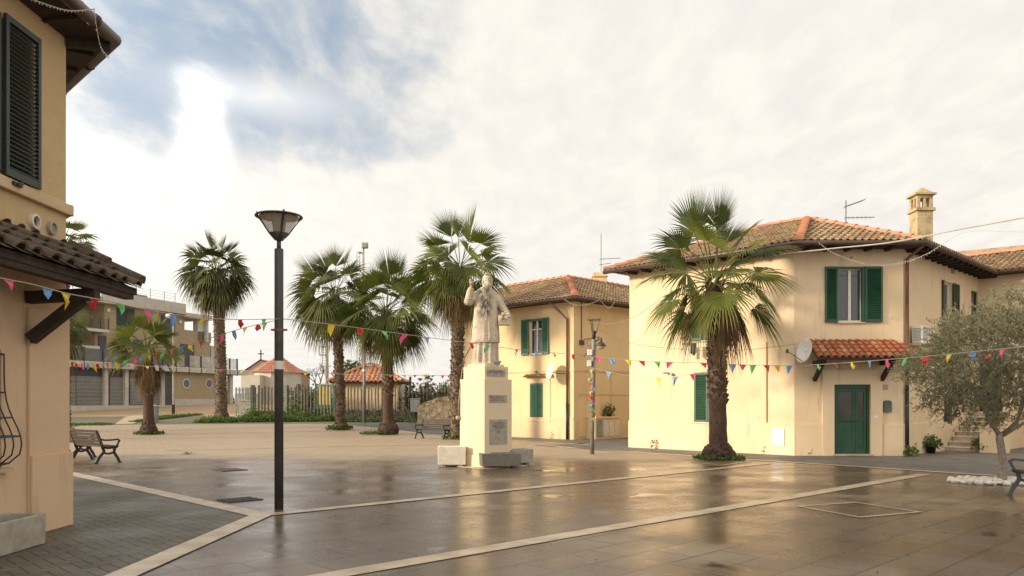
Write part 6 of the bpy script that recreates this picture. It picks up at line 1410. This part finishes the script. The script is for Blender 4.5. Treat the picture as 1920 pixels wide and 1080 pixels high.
    for sx in (-1, 1):
        m.tube([(hx+sx*.092, hy+.0, hz+.07), (hx+sx*.112, hy+.015, hz-.02), (hx+sx*.110, hy+.035, hz-.12), (hx+sx*.085, hy+.05, hz-.20)], [.024, .028, .030, .022], 10)
        m.ball((hx+sx*.034, hy-.094, hz+.012), .015, .010, .007, 10, 8); m.tube([(hx+sx*.012, hy-.112, hz+.034), (hx+sx*.036, hy-.116, hz+.040), (hx+sx*.064, hy-.097, hz+.030)], .012, 6)
        m.ball((hx+sx*.05, hy-.085, hz-.03), .024, .02, .022, 10, 8); m.tube([(hx, hy-.118, hz-.052), (hx+sx*.03, hy-.114, hz-.066), (hx+sx*.045, hy-.098, hz-.10)], [.011, .010, .006], 6)
        m.ball((hx+sx*.100, hy+.005, hz+.0), .012, .02, .032, 8, 6)
    m.tube([(hx, hy-.110, hz+.03), (hx, hy-.130, hz-.005), (hx, hy-.142, hz-.03)], [.010, .013, .017], 8); m.tube([(hx-.022, hy-.108, hz-.078), (hx, hy-.113, hz-.080), (hx+.022, hy-.108, hz-.078)], .007, 6)
    m.tube([(hx, hy-.085, hz-.10), (hx, hy-.105, hz-.16), (hx-.003, hy-.10, hz-.22), (hx-.004, hy-.085, hz-.265)], [.062, .058, .042, .014], 14)
    for i in range(7): a = (i-3)*.017; m.tube([(hx+a*1.7, hy-.125, hz-.10), (hx+a*1.9, hy-.15+abs(a)*.5, hz-.16), (hx+a*1.2, hy-.135, hz-.235+abs(a))], [.010, .009, .004], 6)
    # collar and the bands of the robe
    m.tube([(.13*math.cos(a)+.01, .11*math.sin(a), 1.925-.03*math.sin(a)*-1) for a in [k*math.pi/10 for k in range(21)]], .024, 8, False)
    for sx in (-1, 1): m.bar((sx*.06+.0, -.19, 1.80), (sx*.075, -.262, .60), .045, .02)
    m.bar((0, -.205, 1.66), (0, -.245, 1.1), .025, .018)
    for z in (1.62, 1.5, 1.34, 1.18, .95, .78): m.bar((-.075, -.21-.00*z, z), (.075, -.21, z), .02, .03)
    for z, r_ in ((.72, .05), (.9, .04), (1.43, .045)): m.tube([(r_*math.cos(a), -.255+(z-.6)*.045, z+r_*math.sin(a)) for a in [k*math.pi/8 for k in range(17)]], .010, 6, False)
    # square base under the hem
    m.tube([(-.02, 0, -.005), (-.02, 0, .03)], .33, 24)
    ob = m.build('body', M['plaque'], None)
    rm = ob.modifiers.new('r', 'REMESH'); rm.mode = 'VOXEL'; rm.voxel_size = .0085; rm.use_smooth_shade = True; sm = ob.modifiers.new('s', 'SMOOTH'); sm.iterations = 2; sm.factor = .5
    dg = bpy.context.evaluated_depsgraph_get(); me = bpy.data.meshes.new_from_object(ob.evaluated_get(dg)); bpy.data.objects.remove(ob)
    nt = NT('weathered_statue_stone'); c = nt.mix(nt.ramp(nt.noise(4, 7, .7), .35, .65), (.57, .485, .37), (.43, .35, .255))
    sp = nt.n('ShaderNodeSeparateXYZ'); tc = nt.n('ShaderNodeTexCoord'); nt.l(tc.outputs['Object'], sp.inputs[0])
    # black lichen down the chest, and blotches
    cx = nt.ramp(nt.math('ABSOLUTE', nt.math('ADD', sp.outputs[0], .05)), .05, .27, 1, 0); cz = nt.math('MULTIPLY', nt.ramp(sp.outputs[2], 1.0, 1.35), nt.ramp(sp.outputs[2], 1.85, 2.0, 1, 0))
    li = nt.noise(13, 7, .75, nt.mapping((1, 1, .6), src=tc.outputs['Object']))
    c = nt.mix(nt.math('MULTIPLY', nt.math('MULTIPLY', nt.math('MULTIPLY', cx, cz), nt.ramp(li, .40, .52)), .95), c, (.05, .048, .042))
    c = nt.mix(nt.ramp(nt.noise(9, 7, .75), .54, .68, 0, .75), c, (.15, .12, .09)); c = nt.mix(nt.ramp(nt.noise(3, 5, .7), .56, .68, 0, .5), c, (.50, .32, .17))
    nt.col(c); nt.rough(.92); nt.bump(nt.math('ADD', nt.noise(60, 5, .7), nt.noise(18, 4, .6)), .55, .008)
    me.materials.clear(); me.materials.append(nt.m); me.polygons.foreach_set('use_smooth', [True]*len(me.polygons))
    ob = bpy.data.objects.new('body', me); COL.objects.link(ob); ob.parent = st
    b = MB(); b.box(.30, .585, -.25, -.03, 1.00, 1.085); b.box(.29, .595, -.26, -.02, .985, 1.002); b.box(.29, .595, -.26, -.02, 1.083, 1.098); bk = b.build('book', nt.m, st, False, True, .008)
    b = MB(); [b.ball(p, .062, .062, .062, 16, 10) for p in ((.37, -.19, 1.155), (.49, -.17, 1.155), (.40, -.08, 1.165), (.42, -.14, 1.255))]; b.build('stone_spheres', nt.m, bk, True, True)
    return st
statue()
q = at(932, 679, 19.35); t = MB(); c = Vector((q.x, q.y, 2.50))
t.bar(c+Vector((-.11, -.02, .10)), c+Vector((.11, -.02, .12)), .14, .018); t.mesh([c+Vector(v) for v in ((-.10, -.09, .10), (.10, -.09, .12), (.10, .05, .12), (-.10, .05, .10), (-.06, -.06, .03), (.07, -.06, .04), (.07, .03, .04), (-.06, .03, .03))], [(0, 1, 2, 3), (4, 7, 6, 5), (0, 4, 5, 1), (1, 5, 6, 2), (2, 6, 7, 3), (3, 7, 4, 0)]); t.tube([c-UP*.0, c+UP*.05], .018, 6)
tag(t.build('floodlight', M['grey_metal'], None), 'small grey floodlight on the pedestal ledge at the statue\'s feet', 'floodlight')
rb = at(869, 688, 19.9); rb.z = 2.50; t = MB(); t.tube([rb, rb+Vector((-.01, 0, .12)), rb+Vector((.05, 0, .28)), rb+Vector((.17, .02, .50)), rb+Vector((.26, .05, .60))], .016, 6); tag(t.build('bent_rod', M['copper'], None, True), 'rusty bent rod standing behind the statue\'s left side', 'rod')
t = MB(); q = KP+E1*.93; t.tube([rb+UP*.02, rb+Vector((-.03, 0, -.05)), q+UP*2.1+Vector((.02, -.02, 0)), q+UP*1.6+Vector((-.03, -.03, 0)), q+UP*1.25+Vector((-.04, -.03, 0))], .010, 5); t.ball(q+UP*1.22+Vector((-.05, -.03, 0)), .055, .04, .055, 10, 8); tag(t.build('lamp_cable', M['cable'], None, True), 'pale cable with a small box hanging down the pedestal\'s left corner', 'cable')

# ================================================================ STRINGS, FLAGS, LIGHTS
def curve3(pts, n=14):
    """pts: (px, py, D) ends carry the depth; between them depth runs as along a straight line"""
    x0, _, d0 = pts[0]; x1, _, d1 = pts[-1]; xs = [p[0] for p in pts]; ys = [p[1] for p in pts]
    def Y(x):
        for i in range(len(xs)-1):
            if xs[i] <= x <= xs[i+1]:
                # Catmull-Rom in y
                t = (x-xs[i])/(xs[i+1]-xs[i]); p1_, p2_ = ys[i], ys[i+1]; m1 = (ys[i+1]-ys[i-1])/(xs[i+1]-xs[i-1])*(xs[i+1]-xs[i]) if i > 0 else p2_-p1_; m2 = (ys[i+2]-ys[i])/(xs[i+2]-xs[i])*(xs[i+1]-xs[i]) if i < len(xs)-2 else p2_-p1_
                return (2*t**3-3*t**2+1)*p1_+(t**3-2*t**2+t)*m1+(-2*t**3+3*t**2)*p2_+(t**3-t**2)*m2
        return ys[-1]
    def P(x): t = (x-x0)/(x1-x0); D = 1/((1-t)/d0+t/d1); return at(x, Y(x), D)
    return P
def bunting(label, pts, flags, fw=.15, fh=.19, rad=.005, seed=1, mat='cable', name='bunting'):
    random.seed(seed); P = curve3(pts); xs = [pts[0][0]+(pts[-1][0]-pts[0][0])*i/40 for i in range(41)]; o = thing(name, label, 'bunting', P(xs[0]), 0, 'flag strings across the square')
    t = MB(); t.tube([P(x) for x in xs], rad, 4); t.build('cord', M[mat], o)
    for x, c in flags:
        p = P(x); d = (P(x+2)-P(x-2)).normalized(); t = MB(); w = fw*random.uniform(.85, 1.15); flag(t, p-UP*.003, w, fh*random.uniform(.75, 1.15), d, .8, Vector((-d.y, d.x, 0))); t.build('flag', FLAG[c], o)
    return o
LPD = 11.72
bunting('flag string running low from behind the left house to the dark lamp post', [(108, 674, 17), (190, 682, 0), (270, 668, 0), (340, 651, 0), (400, 632, 0), (460, 614, 0), (521, 600, LPD)],
        [(130, 'yellow'), (142, 'red'), (148, 'green'), (154, 'pink'), (165, 'blue'), (173, 'yellow'), (182, 'red'), (193, 'green'), (201, 'pink'), (211, 'blue'), (218, 'yellow'), (238, 'green'), (252, 'pink'), (265, 'blue'), (280, 'yellow'), (294, 'red'), (307, 'green'), (323, 'pink'), (339, 'blue'), (357, 'yellow'), (377, 'red'), (418, 'pink'), (438, 'blue'), (460, 'yellow'), (485, 'red'), (498, 'green')], .12, .16, .005, 3)
bunting('flag string from under the mossy canopy to the dark lamp post', [(-60, 505, 6.6), (0, 521, 0), (60, 533, 0), (125, 550, 0), (200, 564, 0), (280, 582, 0), (360, 594, 0), (440, 599, 0), (521, 598, LPD)],
        [(17, 'pink'), (90, 'blue'), (124, 'yellow'), (176, 'red'), (225, 'green'), (276, 'pink'), (325, 'blue'), (383, 'yellow'), (451, 'red'), (495, 'green')], .13, .16, .005, 4)
bunting('long flag string from the dark lamp post past the statue to the dish', [(524, 597, LPD), (620, 608, 0), (718, 621, 0), (797, 632, 0), (883, 643, 0), (968, 655, 0), (1067, 664, 0), (1110, 668, 23.0)],
        [(622, 'yellow'), (675, 'red'), (720, 'green'), (760, 'pink'), (800, 'blue'), (883, 'red'), (915, 'green'), (969, 'pink'), (1008, 'blue'), (1038, 'yellow'), (1075, 'red')], .17, .19, .006, 5)
bunting('flag string from the wrapped lamp post across the lit wall to the dish', [(1111, 668, 23.9), (1180, 675, 0), (1255, 679, 0), (1330, 681, 0), (1400, 684, 0), (1490, 686, 22.9)],
        [(1122, 'pink'), (1147, 'blue'), (1178, 'yellow'), (1203, 'red'), (1232, 'green'), (1256, 'pink'), (1319, 'red'), (1331, 'blue'), (1374, 'blue'), (1393, 'pink'), (1412, 'green'), (1437, 'red'), (1457, 'yellow'), (1480, 'blue')], .19, .25, .006, 6)
bunting('flag string from the dish past the orange canopy and olive tree', [(1490, 686, 22.9), (1560, 682, 0), (1640, 676, 0), (1740, 668, 0), (1830, 659, 0), (1920, 650, 0), (2000, 641, 9.5)],
        [(1507, 'pink'), (1534, 'green'), (1566, 'red'), (1597, 'yellow'), (1630, 'blue'), (1663, 'pink'), (1698, 'green'), (1740, 'red'), (1780, 'yellow'), (1827, 'blue'), (1880, 'pink'), (1940, 'green')], .17, .20, .006, 8)
bunting('small far flag string running behind the lamp post to the tall palm', [(96, 672, 30), (250, 685, 0), (455, 695, 0), (600, 700, 0), (720, 703, 0), (856, 704, 34.3)],
        [(243, 'red'), (276, 'yellow'), (307, 'blue'), (384, 'green'), (414, 'red'), (455, 'yellow'), (477, 'blue'), (503, 'pink'), (556, 'red'), (573, 'yellow'), (592, 'blue'), (622, 'pink'), (646, 'green'), (674, 'red'), (697, 'yellow'), (713, 'blue'), (733, 'pink'), (757, 'green'), (778, 'red'), (794, 'yellow'), (813, 'blue'), (830, 'pink')], .17, .13, .008, 9)
bunting('short sagging flag string from wrapped lamp post to the nearest palm', [(1111, 690, 23.9), (1182, 705, 0), (1235, 709, 0), (1265, 707, 0), (1300, 701, 0), (1348, 692, 21.6)],
        [(1141, 'blue'), (1235, 'yellow'), (1266, 'blue'), (1300, 'pink')], .19, .25, .005, 10)
def wire(label, pts, rad, mat='cable_dark', name='overhead_cable', cat='cable', bulbs=0, seed=1):
    P = curve3(pts); xs = [pts[0][0]+(pts[-1][0]-pts[0][0])*i/36 for i in range(37)]; t = MB(); t.tube([P(x) for x in xs], rad, 5)
    if not bulbs: return tag(t.build(name, M[mat], None), label, cat)
    o = thing(name, label, cat, P(xs[0]), 0, 'festoon lights hung on the houses'); t.build('cord', M[mat], o); random.seed(seed)
    for i in range(bulbs):
        x = pts[0][0]+(pts[-1][0]-pts[0][0])*(i+.5)/bulbs; p = P(x); d = Vector((random.uniform(-.4, .4), random.uniform(-.4, .4), -1)).normalized(); b = MB(); b.tube([p, p+d*(.045 if rad > .006 else .022)], [.007 if rad > .006 else .004, .003], 4); b.build('bulb', M['white'], o)
    return o
wire('thick pale cable slanting up from the corner house eave to the right', [(1462, 477, 22.6), (1560, 466, 0), (1660, 456, 0), (1730, 444, 0), (1800, 430, 0), (1920, 408, 0), (2000, 392, 12)], .015, 'cable')
wire('thin dark wire sagging across the lit wall to the white dish', [(1120, 617, 24), (1182, 643, 0), (1310, 657, 0), (1400, 656, 0), (1492, 645, 22.9)], .006, 'cable_dark')
wire('string of small lights drooping over the upstairs window', [(1535, 455, 22.7), (1560, 473, 0), (1600, 488, 0), (1645, 497, 0), (1700, 490, 0), (1740, 475, 0), (1765, 459, 22.7)], .009, 'cable', 'festoon_lights', 'string lights', 46)
wire('faint string of lights rising from the right-hand gutter to the sky', [(1766, 459, 22.7), (1795, 441, 0), (1830, 433, 0), (1880, 434, 0), (1960, 436, 14)], .004, 'cable', 'festoon_lights', 'string lights', 30, 2)
wire('string of small lights looped under the middle house gutter', [(1058, 561, 32.5), (1075, 570, 0), (1100, 571, 0), (1124, 562, 33.4)], .009, 'cable', 'festoon_lights', 'string lights', 26, 3)
wire('short loop of lights hanging at the right end of the middle house gutter', [(1125, 562, 33.4), (1135, 573, 0), (1144, 577, 0), (1153, 565, 34.2)], .010, 'cable', 'festoon_lights', 'string lights', 16, 5)
wire('string of lights from broken lamp head to the corner house gutter', [(1115, 602, 24.2), (1140, 606, 0), (1165, 602, 0), (1200, 588, 0), (1240, 560, 26)], .007, 'cable', 'festoon_lights', 'string lights', 40, 6)
wire('string of lights draped along the top left gutter', [(30, -14, 8.4), (80, 6, 0), (130, 20, 0), (178, 17, 9.25)], .006, 'cable', 'festoon_lights', 'string lights', 22, 7)
wire('loose tail of lights hanging from the top left gutter corner', [(176, 17, 9.25), (181, 50, 0), (188, 85, 0), (204, 108, 9.3)], .004, 'cable', 'festoon_lights', 'string lights', 12, 8)
# red bauble in the olive, laundry under the palm
q = at(1851, 672, 14.0); t = MB(); t.ball(q, .035, .035, .042, 12, 8); t.tube([q+UP*.035, q+UP*.10], .006, 5); tag(t.build('red_bauble', mk('red_glass', (.35, .01, .02), None, 3, .15), None, True), 'shiny red bauble hanging in the olive tree', 'bauble')
o = thing('laundry_line', 'dark trousers and pale cloth drying under the upstairs window behind the palm', 'laundry', WL.p(opL2[0], .3, 3.5))
t = MB(); t.tube([WL.p(opL2[0]-.55, .0, 3.55), WL.p(opL2[0]-.55, .4, 3.55), WL.p(opL2[1]+.2, .4, 3.55), WL.p(opL2[1]+.2, 0, 3.55)], .012, 5); t.build('rack', M['grey_metal'], o)
def cloth(name, s0, s1, z0, z1, m, legs=False):
    t = MB(); n = 8
    for i in range(n):
        a, b = s0+(s1-s0)*i/n, s0+(s1-s0)*(i+1)/n; w1 = .40+.02*math.sin(i*1.9); w2 = .40+.02*math.sin((i+1)*1.9); lo = z0+(.0 if not legs or i in (0, 1, 6, 7) is None else .1*abs(i-3.5)/3.5)
        t.quad([WL.p(a, w1, lo), WL.p(b, w2, lo), WL.p(b, w2-.01, z1), WL.p(a, w1-.01, z1)])
    t.build(name, m, o, True)
cloth('trousers', opL2[0]-.22, opL2[0]+.02, 3.12, 3.55, M['iron'], True); cloth('pale_cloth', opL2[0]-.45, opL2[0]-.33, 3.15, 3.55, M['white'])
